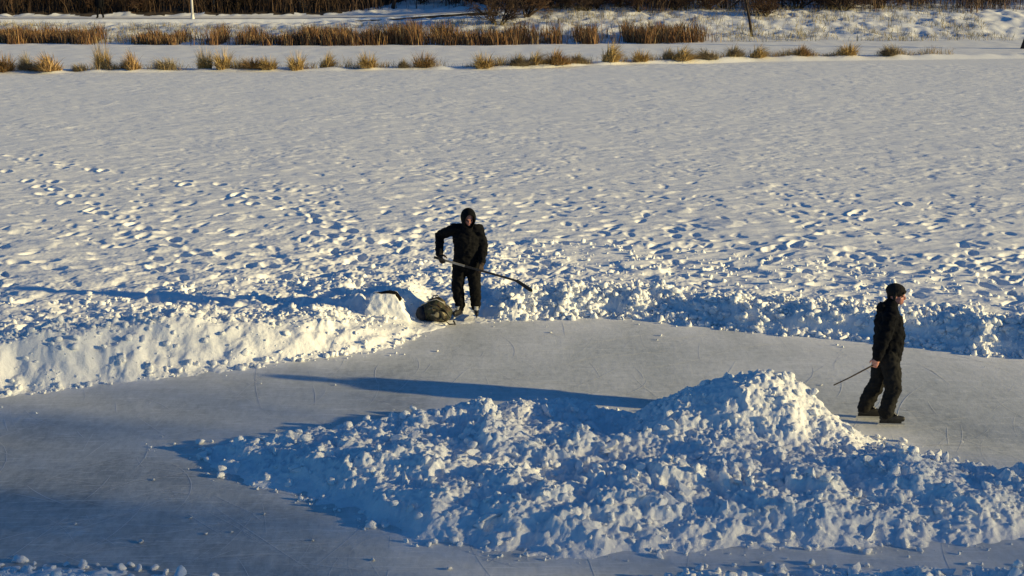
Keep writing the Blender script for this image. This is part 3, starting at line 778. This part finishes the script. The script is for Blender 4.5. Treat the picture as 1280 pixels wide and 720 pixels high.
# undergrowth filling the wood edge: one mass
r = np.random.default_rng(99); n = 52000
x = r.uniform(-58, 45, n); y = np.where(x > -1.5, 98.0+3.2*perlin(x*.33, x*0, 502)+r.random(n)**1.2*9, 102.4+r.random(n)*7)
dens = .75+.5*perlin(x*.3, y*.3, 501)-(x > -1)*(.25-.9*perlin(x*.45, y*.45, 503)-.12*np.clip(y-103, -4, 4))-.85*np.exp(-((x+6)/4.2)**2)
kk = r.random(n) < np.clip(dens, .05, 1); x, y = x[kk], y[kk]; n = len(x)
H = r.uniform(.5, 2.4, n)*np.clip(1+.5*perlin(x*.6, y*.6, 512), .4, 1.5)
V, F, C = blades(np.stack([x, y, z_shore(x, y)-.05], -1), H, r.uniform(.015, .05, n), r.normal(0, .3, (n, 2))*H[:, None], tints(n, r, [(.05, .032, .022), (.085, .05, .03), (.03, .022, .018), (.12, .075, .045)])*(1+.9*np.clip(perlin(x*.22, y*.3, 511), -.7, 1)+.7*(x > -1))[:, None], r, 3)
tag(mesh_obj('undergrowth', V, F, M_BLADE, smooth=False, attr={'tint': ('C', C)}), 'dark brown twiggy undergrowth at the edge of the wood', 'undergrowth', kind='stuff')

# ------------------------------------------------------------------ lamp post
M_PALE = plain('pale_paint', (.72, .70, .66), .5, .1, 10.)
M_METAL = plain('grey_metal', (.35, .36, .37), .4, .2, 20.)
def lathe(prof, sides=20, c=(0, 0)):
    V = []; F = []
    for (rr, z) in prof:
        for k in range(sides): V.append((c[0]+rr*cos(2*pi*k/sides), c[1]+rr*sin(2*pi*k/sides), z))
    for i in range(len(prof)-1):
        for k in range(sides): F.append((i*sides+k, i*sides+(k+1) % sides, (i+1)*sides+(k+1) % sides, (i+1)*sides+k))
    F.append(tuple(range(sides))[::-1]); F.append(tuple(range((len(prof)-1)*sides, len(prof)*sides)))
    return V, F
lx, ly = -22.6, 98.0
lp = tag(empty('street_lamp', (lx, ly, zs(lx, ly)-.1)), 'slim white lamp post standing at the edge of the path', 'street lamp')
mesh_obj('pole', *lathe([(.085, .35), (.075, 2.5), (.055, 6.0)]), M_PALE, lp)
mesh_obj('base', *lathe([(.16, 0), (.16, .12), (.12, .22), (.11, .38), (.09, .42)]), M_PALE, lp)
TV, TF = [], []; tube_rings([Vector((0, 0, 5.9)), Vector((0, -.1, 6.4)), Vector((0, -.6, 6.75)), Vector((0, -1.2, 6.8))], [.05, .045, .04, .04], 8, TV, TF)
mesh_obj('arm', [v[:] for v in TV], TF, M_PALE, lp)
hd = mesh_obj('lamp_head', *lathe([(.02, .12), (.12, .10), (.17, .0), (.13, -.05), (.02, -.07)]), M_METAL, lp); hd.location = (0, -1.35, 6.8); hd.scale = (.8, 1.7, 1)

# ------------------------------------------------------------------ blob modelling for people and bags
def capsule(pts, rad, sides=14):
    """closed tube through pts; rad items are r or (rx, ry) with rx along world x-ish"""
    V = []; F = []; n = len(pts); pts = [Vector(p) for p in pts]
    rings = []
    def ring(p, d, rr):
        rx, ry = rr if isinstance(rr, tuple) else (rr, rr)
        ref = Vector((0, 1, 0)) if abs(d.y) < .9 else Vector((1, 0, 0))
        a = ref.cross(d).normalized(); b = d.cross(a).normalized()
        i0 = len(V)
        for k in range(sides):
            t = 2*pi*k/sides; V.append(p+a*cos(t)*rx+b*sin(t)*ry)
        rings.append(i0)
    def sc(rr, f): return tuple(q*f for q in rr) if isinstance(rr, tuple) else rr*f
    def mn(rr): return min(rr) if isinstance(rr, tuple) else rr
    d0 = (pts[1]-pts[0]).normalized(); d1 = (pts[-1]-pts[-2]).normalized()
    for f, o in ((.35, .85), (.75, .6)): ring(pts[0]-d0*mn(rad[0])*o*.8, d0, sc(rad[0], f))
    for i in range(n):
        d = (pts[min(i+1, n-1)]-pts[max(i-1, 0)]).normalized(); ring(pts[i], d, rad[i])
    for f, o in ((.75, .6), (.35, .85)): ring(pts[-1]+d1*mn(rad[-1])*o*.8, d1, sc(rad[-1], f))
    for a, b in zip(rings[:-1], rings[1:]):
        for k in range(sides): F.append((a+k, a+(k+1) % sides, b+(k+1) % sides, b+k))
    F.append(tuple(range(rings[0], rings[0]+sides))[::-1]); F.append(tuple(range(rings[-1], rings[-1]+sides)))
    return V, F
def ball(c, rad, rot=None):
    V = []; F = []; nu, nv = 16, 10; R = rot or Matrix.Identity(3)
    for i in range(nv+1):
        th = pi*(i+.02)/(nv+.04)
        for k in range(nu):
            ph = 2*pi*k/nu; V.append(Vector(c)+R@Vector((rad[0]*sin(th)*cos(ph), rad[1]*sin(th)*sin(ph), rad[2]*cos(th))))
    for i in range(nv):
        for k in range(nu): F.append((i*nu+k, (i+1)*nu+k, (i+1)*nu+(k+1) % nu, i*nu+(k+1) % nu))
    F.append(tuple(range(nu))); F.append(tuple(range(nv*nu, (nv+1)*nu))[::-1])
    return V, F
def blob(name, pieces, voxel, mat, parent=None, smooth=4, folds=0., fs=(9, 9, 14), seed=0):
    V = []; F = []
    for pv, pf in pieces:
        o = len(V); V += [tuple(v) for v in pv]; F += [tuple(i+o for i in f) for f in pf]
    me = bpy.data.meshes.new('tmp'); me.from_pydata(V, [], F); me.update()
    t = bpy.data.objects.new('tmp', me); COL.objects.link(t)
    m = t.modifiers.new('r', 'REMESH'); m.mode = 'VOXEL'; m.voxel_size = voxel
    s = t.modifiers.new('s', 'SMOOTH'); s.factor = .5; s.iterations = smooth
    dg = bpy.context.evaluated_depsgraph_get(); dg.update()
    ev = bpy.data.meshes.new_from_object(t.evaluated_get(dg)); bpy.data.objects.remove(t); bpy.data.meshes.remove(me)
    nv = len(ev.vertices); co_ = np.empty(nv*3, np.float32); ev.vertices.foreach_get('co', co_); co_ = co_.reshape(-1, 3)
    if folds:
        no = np.empty(nv*3, np.float32); ev.vertex_normals.foreach_get('vector', no); no = no.reshape(-1, 3)
        a = fbm(co_[:, 0]*fs[0]+co_[:, 1]*fs[1], co_[:, 2]*fs[2]+co_[:, 1]*3, seed+700, 3, .5)
        co_ = co_+no*(a*folds)[:, None]; ev.vertices.foreach_set('co', co_.ravel())
    ev.polygons.foreach_set('use_smooth', np.ones(len(ev.polygons), bool)); ev.update()
    ev.name = name; ev.materials.clear(); ev.materials.append(mat)
    o = bpy.data.objects.new(name, ev); COL.objects.link(o)
    if parent: o.parent = parent
    return o
def lerp(a, b, t): return tuple(p+(q-p)*t for p, q in zip(a, b))

M_SKIN = plain('skin', (.60, .29, .22), .5, .12, 40., col2=(.52, .21, .16))
M_JKT = plain('black_jacket', (.0065, .0068, .0085), .9, .45, 25., .2, .12)
M_JKT2 = plain('navy_black_jacket', (.006, .0066, .009), .9, .45, 25., .2, .12)
M_TRS = plain('black_trousers', (.0065, .0065, .0075), .9, .3, 25., .2, .12)
M_TRS2 = plain('charcoal_trousers', (.015, .015, .0155), .9, .3, 14., .3, .15)
M_GLV = plain('dark_brown_glove', (.035, .022, .016), .8, .3, 30.)
M_BOOT = plain('black_boot', (.02, .02, .021), .45, .3, 30.)
M_TONGUE = plain('grey_padding', (.42, .41, .39), .7, .3, 30.)
M_STEEL = plain('blade_steel', (.42, .43, .44), .3, .1, 40., spec=.6)
M_WHITE = plain('white_plastic', (.7, .7, .68), .4, .1, 20.)
M_HAIR = plain('dark_hair', (.02, .014, .01), .8, .4, 60.)
M_KNIT = plain('black_knit', (.018, .015, .014), .95, .4, 70., .5)

def head_pieces(c, fwd, s=1.0):
    """head with face: eyes at half height, nose, brow, mouth, chin, ears; fwd = horizontal facing, may tilt down"""
    f = Vector(fwd).normalized(); side = f.cross(Vector((0, 0, 1))).normalized(); up = side.cross(f).normalized()
    R = Matrix((side, f, up)).transposed()          # local x side, y forward, z up
    c = Vector(c)
    def P(x, y, z): return c+R@Vector((x, y, z))*s
    b = lambda p, rr: ball(P(*p), tuple(q*s for q in rr), R)
    pcs = [b((0, -.012, .03), (.074, .096, .088)), b((0, .028, -.035), (.058, .066, .075)), b((0, .058, -.088), (.026, .028, .022)),
           b((0, .082, .022), (.045, .016, .012)), b((0, .098, -.018), (.013, .020, .024)), b((0, .104, -.030), (.017, .012, .011)),
           b((0, .080, -.062), (.026, .014, .006)), b((0, .080, -.075), (.022, .014, .007)), b((.075, -.005, -.01), (.010, .02, .032)), b((-.075, -.005, -.01), (.010, .02, .032)),
           b((.042, .055, -.025), (.022, .022, .022)), b((-.042, .055, -.025), (.022, .022, .022))]
    return pcs, P, R
def hand_pieces(wrist, d, palm_n, thumb_side, s=1.0, curl=.9, grip=None):
    """palm, four unequal fingers with two bends, thumb from the side of the palm"""
    d = Vector(d).normalized(); n = Vector(palm_n); n = (n-d*n.dot(d)).normalized(); a = d.cross(n).normalized()*thumb_side
    w_ = Vector(wrist); pcs = []
    pc = w_+d*.05*s
    Rm = Matrix((a, d, n)).transposed()
    pcs.append(ball(pc, (.041*s, .052*s, .017*s), Rm)); pcs.append(capsule([w_-d*.02, w_+d*.03], [.027*s, .03*s], 10))
    for k, (ox, L) in enumerate(((.030, .075), (.010, .083), (-.010, .078), (-.029, .062))):
        p0 = w_+d*.085*s+a*ox*s; pts = [p0-d*.03*s]; q = p0; ang = .15; pts.append(q)
        for j, fr in enumerate((.42, .32, .26)):
            ang += curl*(.55+.45*j*.6)
            dr = d*cos(ang)+n*sin(ang); q = q+dr*L*fr*s; pts.append(q)
        pcs.append(capsule(pts, [.0095*s, .0095*s, .0085*s, .008*s, .007*s], 8))
    t0 = w_+d*.028*s+a*.028*s
    t1 = t0+(a*.75+d*.55+n*.25).normalized()*.038*s; t2 = t1+(d*.7+n*.6+a*.1).normalized()*.032*s; t3 = t2+(d*.5+n*.8-a*.3).normalized()*.024*s
    pcs.append(capsule([t0, t1, t2, t3], [.013*s, .0115*s, .010*s, .008*s], 8))
    return pcs

def skate(parent, ankle, toe, mats, blade_len=.29):
    """boot with cuff, tongue and laces, holder and steel runner; ankle/toe in local metres"""
    a = Vector(ankle); t = Vector(toe); d = Vector((t.x-a.x, t.y-a.y, 0)).normalized(); side = Vector((-d.y, d.x, 0))
    gz = t.z; h = Vector((a.x, a.y, gz))-d*.05
    tip = h+d*.27
    boot = blob('skate', [capsule([h+Vector((0, 0, .04)), h+d*.08+Vector((0, 0, .04)), h+d*.18+Vector((0, 0, .035)), tip+Vector((0, 0, .03))], [(.036, .04), (.04, .045), (.046, .04), (.035, .028)]),
                          capsule([h+d*.045+Vector((0, 0, .03)), h+d*.05+Vector((0, 0, .12)), a+Vector((0, 0, .10))], [.046, .047, .055])], .009, mats[0], parent, 3)
    tg = blob('tongue', [capsule([h+d*.19+Vector((0, 0, .068)), h+d*.115+Vector((0, 0, .125)), a+d*.055+Vector((0, 0, .12))], [(.020, .014), (.026, .014), (.030, .014)])], .007, mats[1], boot, 2)
    V = []; F = []
    for i in range(5):
        p = h+d*(.185-.02*i)+Vector((0, 0, .085+.016*i)); vv, ff = capsule([p-side*.032, p+side*.032], [.006, .006], 6)
        o = len(V); V += vv; F += [tuple(k+o for k in f) for f in ff]
    mesh_obj('laces', [v[:] for v in V], F, M_WHITE, boot)
    def plate(p0, p1, z0, z1, w_):
        V = []
        for p in (p0, p1):
            for zz in (z0, z1):
                for sg in (-1, 1): V.append(Vector((p.x, p.y, zz))+side*sg*w_)
        return [v[:] for v in V], [(0, 1, 3, 2), (4, 6, 7, 5), (0, 4, 5, 1), (2, 3, 7, 6), (0, 2, 6, 4), (1, 5, 7, 3)]
    mesh_obj('holder', *plate(h-d*.02, h+d*.25, gz-.028, gz+.006, .008), mats[2], boot, smooth=False)
    b0 = h-d*.04; b1 = b0+d*.33
    mesh_obj('runner', *plate(b0, b1, gz-.050, gz-.026, .003), M_STEEL, boot, smooth=False)
    return boot

def torso_body(J):
    return [capsule([J['pelvis'], J['waist'], J['chest'], J['neck']], [(.155, .11), (.135, .10), (.165, .115), (.06, .06)]),
            capsule([J['neck'], J['head']], [.055, .055])]

# ------------------------------------------------------------------ the hooded skater with a hockey stick
def person_hooded(loc):
    J = dict(pelvis=(-.005, .05, .90), waist=(0, .02, 1.08), chest=(0, -.03, 1.34), neck=(.02, -.06, 1.49), head=(.04, -.12, 1.635),
             sR=(-.195, -.02, 1.435), eR=(-.43, .14, 1.30), wR=(-.415, -.07, 1.03), hR=(-.385, -.17, .965),
             sL=(.195, -.02, 1.44), eL=(.265, .02, 1.16), wL=(.245, -.13, .91), hL=(.225, -.20, .83))
    fwd = (.24, -1, -.42)
    hp, P, R = head_pieces(J['head'], fwd)
    legs = {}
    for s, hx, k, a, t in (('r', -.095, (-.145, -.03, .49), (-.105, .07, .155), (-.20, -.14, .062)), ('l', .095, (.135, -.04, .49), (.145, .06, .155), (.165, -.18, .062))):
        legs[s] = ((hx, .05, .90), k, a, t)
    sd = (Vector(J['hL'])-Vector(J['hR'])).normalized()
    pcs = torso_body(J)+hp
    for s in 'RL':
        pcs.append(capsule([J['s'+s], J['e'+s], J['w'+s]], [.055, .042, .028]))
    pcs += hand_pieces(J['wR'], Vector(J['hR'])-Vector(J['wR']), (.7, .1, -.5), 1, 1, 1.0)
    pcs += hand_pieces(J['wL'], Vector(J['hL'])-Vector(J['wL']), (-.6, .1, -.5), 1, 1, 1.0)
    for s in 'rl':
        h, k, a, t = legs[s]
        pcs.append(capsule([h, k, a], [.09, .06, .036])); pcs.append(capsule([a, (a[0]*.75+t[0]*.25, a[1]*.75+t[1]*.25, t[2]+.055), (a[0]*.35+t[0]*.65, a[1]*.35+t[1]*.65, t[2]+.04)], [.034, .030, .018]))
    body = blob('person', pcs, .009, M_SKIN, None, 2)
    body.location = loc
    tag(body, 'hooded person in black on skates, bending over a hockey stick held in both hands', 'person')
    # jacket: torso, sleeves; hood apart
    jp = [capsule([(-.005, .045, .85), J['waist'], J['chest'], (.01, -.05, 1.45)], [(.205, .165), (.20, .16), (.215, .16), (.12, .10)]),
          capsule([J['sR'], lerp(J['sR'], J['eR'], .5), J['eR'], lerp(J['eR'], J['wR'], .5), lerp(J['eR'], J['wR'], .95)], [.092, .082, .080, .070, .058]),
          capsule([J['sL'], lerp(J['sL'], J['eL'], .5), J['eL'], lerp(J['eL'], J['wL'], .5), lerp(J['eL'], J['wL'], .95)], [.092, .085, .082, .070, .060]),
          capsule([(-.02, -.03, 1.44), J['sR']], [.09, .09]), capsule([(.03, -.03, 1.44), J['sL']], [.09, .09])]
    jk = blob('jacket', jp, .012, M_JKT, body, 3, .017, seed=1)
    V, F = [], []
    for z, w0 in ((.815, .205),):
        pass
    hem = []
    # hood: open shell, made of lofted rings round the face opening
    f = Vector(fwd).normalized()
    c = Vector(J['head'])
    rings = []; V = []; F = []; ns = 24
    prof = [(.118, .76, .95), (.09, .97, 1.09), (.03, 1.12, 1.18), (-.03, 1.15, 1.17), (-.08, 1.05, 1.05), (-.115, .75, .80), (-.135, .30, .35)]
    for (yy, fx_, fz_) in prof:
        for k in range(ns):
            t = 2*pi*k/ns
            V.append(P(.106*fx_*cos(t), yy, .128*fz_*sin(t)+.012-(.02 if sin(t) < -.5 else 0)))
    for i in range(len(prof)-1):
        for k in range(ns): F.append((i*ns+k, i*ns+(k+1) % ns, (i+1)*ns+(k+1) % ns, (i+1)*ns+k))
    F.append(tuple(range((len(prof)-1)*ns, len(prof)*ns)))
    hood = mesh_obj('hood', [v[:] for v in V], F, M_JKT, body)
    sol = hood.modifiers.new('thick', 'SOLIDIFY'); sol.thickness = .012; sol.offset = -1
    sb = hood.modifiers.new('sub', 'SUBSURF'); sb.levels = sb.render_levels = 1
    blob('collar', [capsule([(.015, -.05, 1.45), (.03, -.085, 1.53)], [(.12, .11), (.088, .088)])], .012, M_JKT, body, 3)
    tp = []
    for s in 'rl':
        h, k, a, t = legs[s]
        tp.append(capsule([h, lerp(h, k, .5), k, lerp(k, a, .6), lerp(k, a, .98)], [(.125, .125), .112, .095, .092, .080]))
    tp.append(capsule([(-.005, .05, .95), (-.005, .05, .86)], [(.19, .145), (.185, .145)]))
    blob('trousers', tp, .012, M_TRS, body, 4, .013, seed=2)
    for s in 'RL':
        d = Vector(J['h'+s])-Vector(J['w'+s])
        hand = hand_pieces(J['w'+s], d, (.7, .1, -.5) if s == 'R' else (-.6, .1, -.5), 1, 1.28, 1.0)
        blob('glove', hand+[capsule([Vector(J['w'+s])-d.normalized()*.05, Vector(J['w'+s])+d.normalized()*.02], [.05, .045])], .008, M_GLV, body, 2)
    for s in 'rl':
        h, k, a, t = legs[s]; skate(body, a, t, (M_BOOT, M_TONGUE, M_BOOT))
    blob('hair', [ball(P(0, -.025, .045), (.079, .098, .088), R)], .01, M_HAIR, body, 2)
    for sx in (-1, 1):
        mesh_obj('eye', *[([v[:] for v in q[0]], q[1]) for q in [ball(P(.03*sx, .083, .002), (.011, .008, .007), R)]][0], M_HAIR, body)
    # stick, a thing of its own in his hands
    return body, J

P1 = (-.72, 20.93, .055)
z1 = .050
p1, J1 = person_hooded((P1[0], P1[1], z1))
def stick_hockey(a, b, blade_dir, loc, name, label):
    a = Vector(a); b = Vector(b); d = (b-a).normalized()
    o = empty(name, loc); tag(o, label, 'hockey stick')
    up = Vector((0, 0, 1)); sd = d.cross(up).normalized(); nn = sd.cross(d).normalized()
    def bar(p, q, wx, wz):
        V = [];
        for c in (p, q):
            for sx, sz in ((-1, -1), (1, -1), (1, 1), (-1, 1)): V.append((c+sd*sx*wx+nn*sz*wz)[:])
        return V, [(0, 1, 2, 3)[::-1], (4, 5, 6, 7), (0, 1, 5, 4), (1, 2, 6, 5), (2, 3, 7, 6), (3, 0, 4, 7)]
    m = a+d*.12; m1 = a+d*.18; m2 = a+d*.50
    mesh_obj('shaft', *bar(m2, b, .011, .015), M_STICK, o, smooth=False)
    mesh_obj('shaft_print', *bar(m1, m2, .0115, .0145), M_PRINT, o, smooth=False)
    mesh_obj('butt', *bar(m, m1, .011, .015), M_STICK, o, smooth=False)
    mesh_obj('grip_tape', *bar(a, m, .0135, .0175), M_BOOT, o, smooth=False)
    bd = Vector(blade_dir).normalized(); n2 = bd.cross(d).normalized(); bz = n2.cross(bd).normalized()
    V = []; n = 9
    for i in range(n):
        t = i/(n-1); c = b+bd*(.30*t-.015)+n2*(.018*t*t); hgt = .024+.007*t-(.014 if i == n-1 else 0)
        for sx, sz in ((-1, -1), (1, -1), (1, 1), (-1, 1)): V.append((c+n2*sx*.006+bz*sz*hgt)[:])
    F = []
    for i in range(n-1):
        for k in range(4): F.append((4*i+k, 4*i+(k+1) % 4, 4*i+4+(k+1) % 4, 4*i+4+k))
    F += [(3, 2, 1, 0), tuple(range(4*n-4, 4*n))]
    mesh_obj('blade', V, F, M_BOOT, o, smooth=False)
    return o
M_PRINT = plain('grey_print', (.32, .31, .30), .5, .5, 9.)
M_STICK = plain('black_stick', (.03, .028, .03), .4, .3, 20.)
stick_hockey((-.50, -.17, 1.02), (.80, -.30, .67), (.80, -.1, -.52), (P1[0], P1[1], z1), 'hockey_stick', 'black hockey stick with a grey-printed shaft held across the body by the hooded skater')

# ------------------------------------------------------------------ the walking skater with a cap
def person_walking(loc):
    J = dict(pelvis=(-.005, 0, .92), waist=(.01, 0, 1.10), chest=(.0, 0, 1.33), neck=(.03, 0, 1.50), head=(.075, -.005, 1.640),
             sR=(-.03, -.185, 1.42), eR=(-.12, -.235, 1.14), wR=(-.17, -.225, .895), hR=(-.195, -.222, .82),
             sL=(.0, .185, 1.42), eL=(-.02, .235, 1.14), wL=(.09, .215, .92), hL=(.12, .20, .84))
    fwd = (1, -.48, -.05)
    hp, P, R = head_pieces(J['head'], fwd)
    legs = {'r': ((.0, -.10, .92), (.085, -.125, .50), (.005, -.135, .155), (.21, -.15, .062)),
            'l': ((-.01, .10, .92), (-.045, .105, .50), (-.20, .12, .165), (.005, .11, .066))}
    pcs = [capsule([J['pelvis'], J['waist'], J['chest'], J['neck']], [(.11, .155), (.11, .14), (.12, .17), (.06, .06)]), capsule([J['neck'], J['head']], [.055, .055])]+hp
    for s in 'RL': pcs.append(capsule([J['s'+s], J['e'+s], J['w'+s]], [.055, .042, .028]))
    pcs += hand_pieces(J['wR'], Vector(J['hR'])-Vector(J['wR']), (.25, .9, -.1), -1, 1.05, .95)
    pcs += hand_pieces(J['wL'], Vector(J['hL'])-Vector(J['wL']), (0, -1, 0), 1, 1.0, .6)
    for s in 'rl':
        h, k, a, t = legs[s]
        pcs.append(capsule([h, k, a], [.09, .06, .036])); pcs.append(capsule([a, (a[0]*.75+t[0]*.25, a[1]*.75+t[1]*.25, t[2]+.055), (a[0]*.35+t[0]*.65, a[1]*.35+t[1]*.65, t[2]+.04)], [.034, .030, .018]))
    body = blob('person', pcs, .008, M_SKIN, None, 2); body.location = loc
    tag(body, 'person in dark cap and black jacket skating to the right past the snow heap', 'person')
    jp = [capsule([(.005, 0, .86), (.02, 0, 1.00), (.025, 0, 1.16), J['chest'], (.005, 0, 1.46)], [(.175, .195), (.185, .20), (.185, .205), (.165, .20), (.105, .12)])]
    for s in 'RL':
        jp.append(capsule([J['s'+s], lerp(J['s'+s], J['e'+s], .5), J['e'+s], lerp(J['e'+s], J['w'+s], .5), lerp(J['e'+s], J['w'+s], .97)], [.092, .088, .082, .070, .058]))
        jp.append(capsule([(.0, 0, 1.44), J['s'+s]], [.10, .092]))
    blob('jacket', jp, .012, M_JKT2, body, 3, .017, seed=3)
    blob('collar', [capsule([(-.005, 0, 1.46), (.02, 0, 1.545)], [(.105, .11), (.088, .09)]), capsule([(-.10, 0, 1.47), (-.10, .001, 1.52)], [(.06, .10), (.05, .09)])], .012, M_JKT2, body, 3, .006)
    tp = []
    for s in 'rl':
        h, k, a, t = legs[s]
        tp.append(capsule([h, lerp(h, k, .5), k, lerp(k, a, .45), lerp(k, a, .8), lerp(k, a, 1.05)], [(.125, .118), .118, .103, .096, .098, .086]))
    tp.append(capsule([(-.005, 0, .97), (-.005, 0, .86)], [(.155, .185), (.16, .185)]))
    blob('trousers', tp, .012, M_TRS2, body, 4, .019, (7, 7, 11), seed=4)
    for s in 'rl':
        h, k, a, t = legs[s]; skate(body, a, t, (M_BOOT, M_BOOT, M_BOOT))
    # cap with ear flap and short peak
    cap = blob('cap', [ball(P(0, -.018, .060), (.100, .122, .090), R), capsule([P(.078, -.01, .05), P(.080, -.008, -.045)], [(.02, .035), (.014, .026)]),
                       capsule([P(-.078, -.01, .05), P(-.080, -.008, -.045)], [(.02, .035), (.014, .026)]), ball(P(0, -.085, .0), (.07, .03, .06), R)], .008, M_KNIT, body, 2, .003, (40, 40, 40))
    blob('peak', [ball(P(0, .088, .055), (.066, .024, .022), R)], .006, M_KNIT, cap, 2)
    for sx in (-1, 1):
        mesh_obj('eye', *[([v[:] for v in q[0]], q[1]) for q in [ball(P(.03*sx, .083, .002), (.011, .008, .007), R)]][0], M_HAIR, body)
    return body, J
P2 = (4.64, 16.16, .0)
p2, J2 = person_walking((P2[0], P2[1], -.012))
# blades touch the ice
TV, TF = [], []
tube_rings([Vector((-.135, -.215, .845)), Vector((-.30, -.225, .755)), Vector((-.50, -.235, .645)), Vector((-.69, -.24, .55))], [.010, .010, .009, .008], 8, TV, TF)
TF += [tuple(range(8))[::-1], tuple(range(len(TV)-8, len(TV)))]
sk = mesh_obj('stick', [v[:] for v in TV], TF, plain('brown_wood', (.10, .07, .045), .6, .4, 12.))
sk.location = (P2[0], P2[1], 0); tag(sk, 'thin brown stick held low behind by the walking skater', 'stick')

# ------------------------------------------------------------------ backpack, block, cloth
def camo_mat():
    m, nt, b = new_mat('camouflage_cloth'); L = nt.links
    tc = N(nt, 'ShaderNodeTexCoord'); n1 = N(nt, 'ShaderNodeTexNoise', Scale=9., Detail=2.5, Distortion=.8); L.new(tc.outputs['Object'], n1.inputs['Vector'])
    rp = N(nt, 'ShaderNodeValToRGB'); rp.color_ramp.interpolation = 'CONSTANT'; e = rp.color_ramp.elements
    e[0].position = 0; e[0].color = (.010, .012, .009, 1); e[1].position = .44; e[1].color = (.032, .038, .018, 1)
    for p, c in ((.53, (.055, .036, .020)), (.60, (.012, .012, .010)), (.63, (.24, .21, .13))):
        k = e.new(p); k.color = (*c, 1)
    L.new(n1.outputs['Fac'], rp.inputs['Fac']); L.new(rp.outputs['Color'], b.inputs['Base Color']); b.inputs['Roughness'].default_value = .8
    return m
M_CAMO = camo_mat()
M_NAVY = plain('navy_cloth', (.012, .016, .03), .8, .3, 20.)
bx, by = -1.22, 20.80
bag = blob('backpack', [capsule([(-.17, .06, .12), (0, .03, .17), (.19, 0, .13)], [(.13, .15), (.17, .20), (.12, .14)], 18), ball((.02, .04, .27), (.15, .14, .11)), ball((.12, -.05, .12), (.13, .13, .12))], .014, M_CAMO, None, 4, .014, (8, 8, 8), seed=8)
bag.location = (bx, by, .02)
tag(bag, 'bulging camouflage backpack dumped on the snow at the feet of the hooded skater', 'backpack')
blob('pocket', [ball((.05, -.15, .13), (.13, .07, .09))], .01, M_CAMO, bag, 3, .006)
blob('side_panel', [ball((-.20, .0, .13), (.10, .13, .12))], .012, M_NAVY, bag, 3, .008)
TV, TF = [], []; tube_rings([Vector((-.10, -.10, .28)), Vector((-.06, -.16, .31)), Vector((.05, -.17, .30)), Vector((.16, -.15, .22)), Vector((.24, -.12, .10))], [.016]*5, 6, TV, TF)
mesh_obj('strap', [v[:] for v in TV], TF, M_BOOT, bag)
TV, TF = [], []; tube_rings([Vector((-.04, .02, .36)), Vector((-.02, .0, .42)), Vector((.05, .0, .42)), Vector((.07, .02, .36))], [.011]*4, 6, TV, TF)
TV2, TF2 = [], []; tube_rings([Vector((-.22, -.03, .27)), Vector((-.10, -.06, .345)), Vector((.03, -.07, .378)), Vector((.14, -.06, .32)), Vector((.25, -.05, .20))], [.008]*5, 6, TV2, TF2)
mesh_obj('zip', [v[:] for v in TV2], TF2, M_TONGUE, bag)
TV2, TF2 = [], []; tube_rings([Vector((.08, -.18, .20)), Vector((.14, -.24, .10)), Vector((.24, -.28, .03)), Vector((.33, -.25, .02)), Vector((.30, -.16, .05))], [.014]*5, 6, TV2, TF2)
mesh_obj('strap', [v[:] for v in TV2], TF2, M_BOOT, bag)
mesh_obj('handle', [v[:] for v in TV], TF, M_BOOT, bag)

blk = blob('snow_block', [([(-.40, -.22, -.05), (.40, -.20, -.05), (.42, .25, -.05), (-.38, .25, -.05), (-.22, -.08, .36), (.14, -.10, .37), (.16, .16, .36), (-.22, .18, .35)],
           [(3, 2, 1, 0), (4, 5, 6, 7), (0, 1, 5, 4), (1, 2, 6, 5), (2, 3, 7, 6), (3, 0, 4, 7)])], .018, M_SNOW, None, 2, .016, (7, 7, 7), seed=9)
blk.location = (-1.98, 20.75, .10); blk.scale = (1, 1, 1.08); tag(blk, 'smooth white block of snow standing left of the camouflage backpack', 'snow block')
cl = blob('cloth', [capsule([(-.24, -.02, .015), (-.12, -.03, .03), (.02, -.02, .045)], [(.02, .03), (.022, .035), (.03, .05)]), capsule([(.0, -.02, .04), (.10, -.04, .02), (.17, -.06, -.07)], [(.035, .045), (.045, .045), (.04, .03)])], .008, M_JKT, None, 2, .006, (14, 14, 14))
cl.location = (-1.93, 20.74, .475); tag(cl, 'limp black cloth draped over the top of the white snow block', 'cloth')

# ------------------------------------------------------------------ distant walker on the path
def person_far(loc):
    pcs = [capsule([(0, 0, .92), (0, -.02, 1.2), (0, 0, 1.42), (0, 0, 1.5)], [(.19, .15), (.22, .16), (.2, .14), (.07, .07)]), ball((0, 0, 1.64), (.09, .10, .12))]
    for sx, ky in ((-1, -.1), (1, .12)):
        pcs.append(capsule([(.1*sx, 0, .95), (.14*sx, ky*.5, .5), (.17*sx, ky, .09)], [.105, .085, .07])); pcs.append(capsule([(.17*sx, ky, .06), (.19*sx, ky-.16, .05)], [.05, .045]))
        pcs.append(capsule([(.21*sx, 0, 1.4), (.29*sx, -.02*sx, 1.13), (.27*sx, -.08, .9)], [.075, .065, .05])); pcs.append(ball((.27*sx, -.1, .84), (.04, .04, .06)))
    o = blob('person', pcs, .016, M_TRS, None, 3, .008); o.location = loc
    blob('jacket', [capsule([(0, 0, .82), (0, -.02, 1.2), (0, 0, 1.44)], [(.23, .18), (.25, .19), (.19, .15)])], .016, M_JKT, o, 3, .01)
    blob('hat', [ball((0, 0, 1.70), (.105, .115, .09))], .012, M_KNIT, o, 2)
    return tag(o, 'distant dark-clothed person walking on the snowy path left of the lamp post', 'person')
fx_, fy_ = -29.3, 98.6
person_far((fx_, fy_, zs(fx_, fy_)+.03))
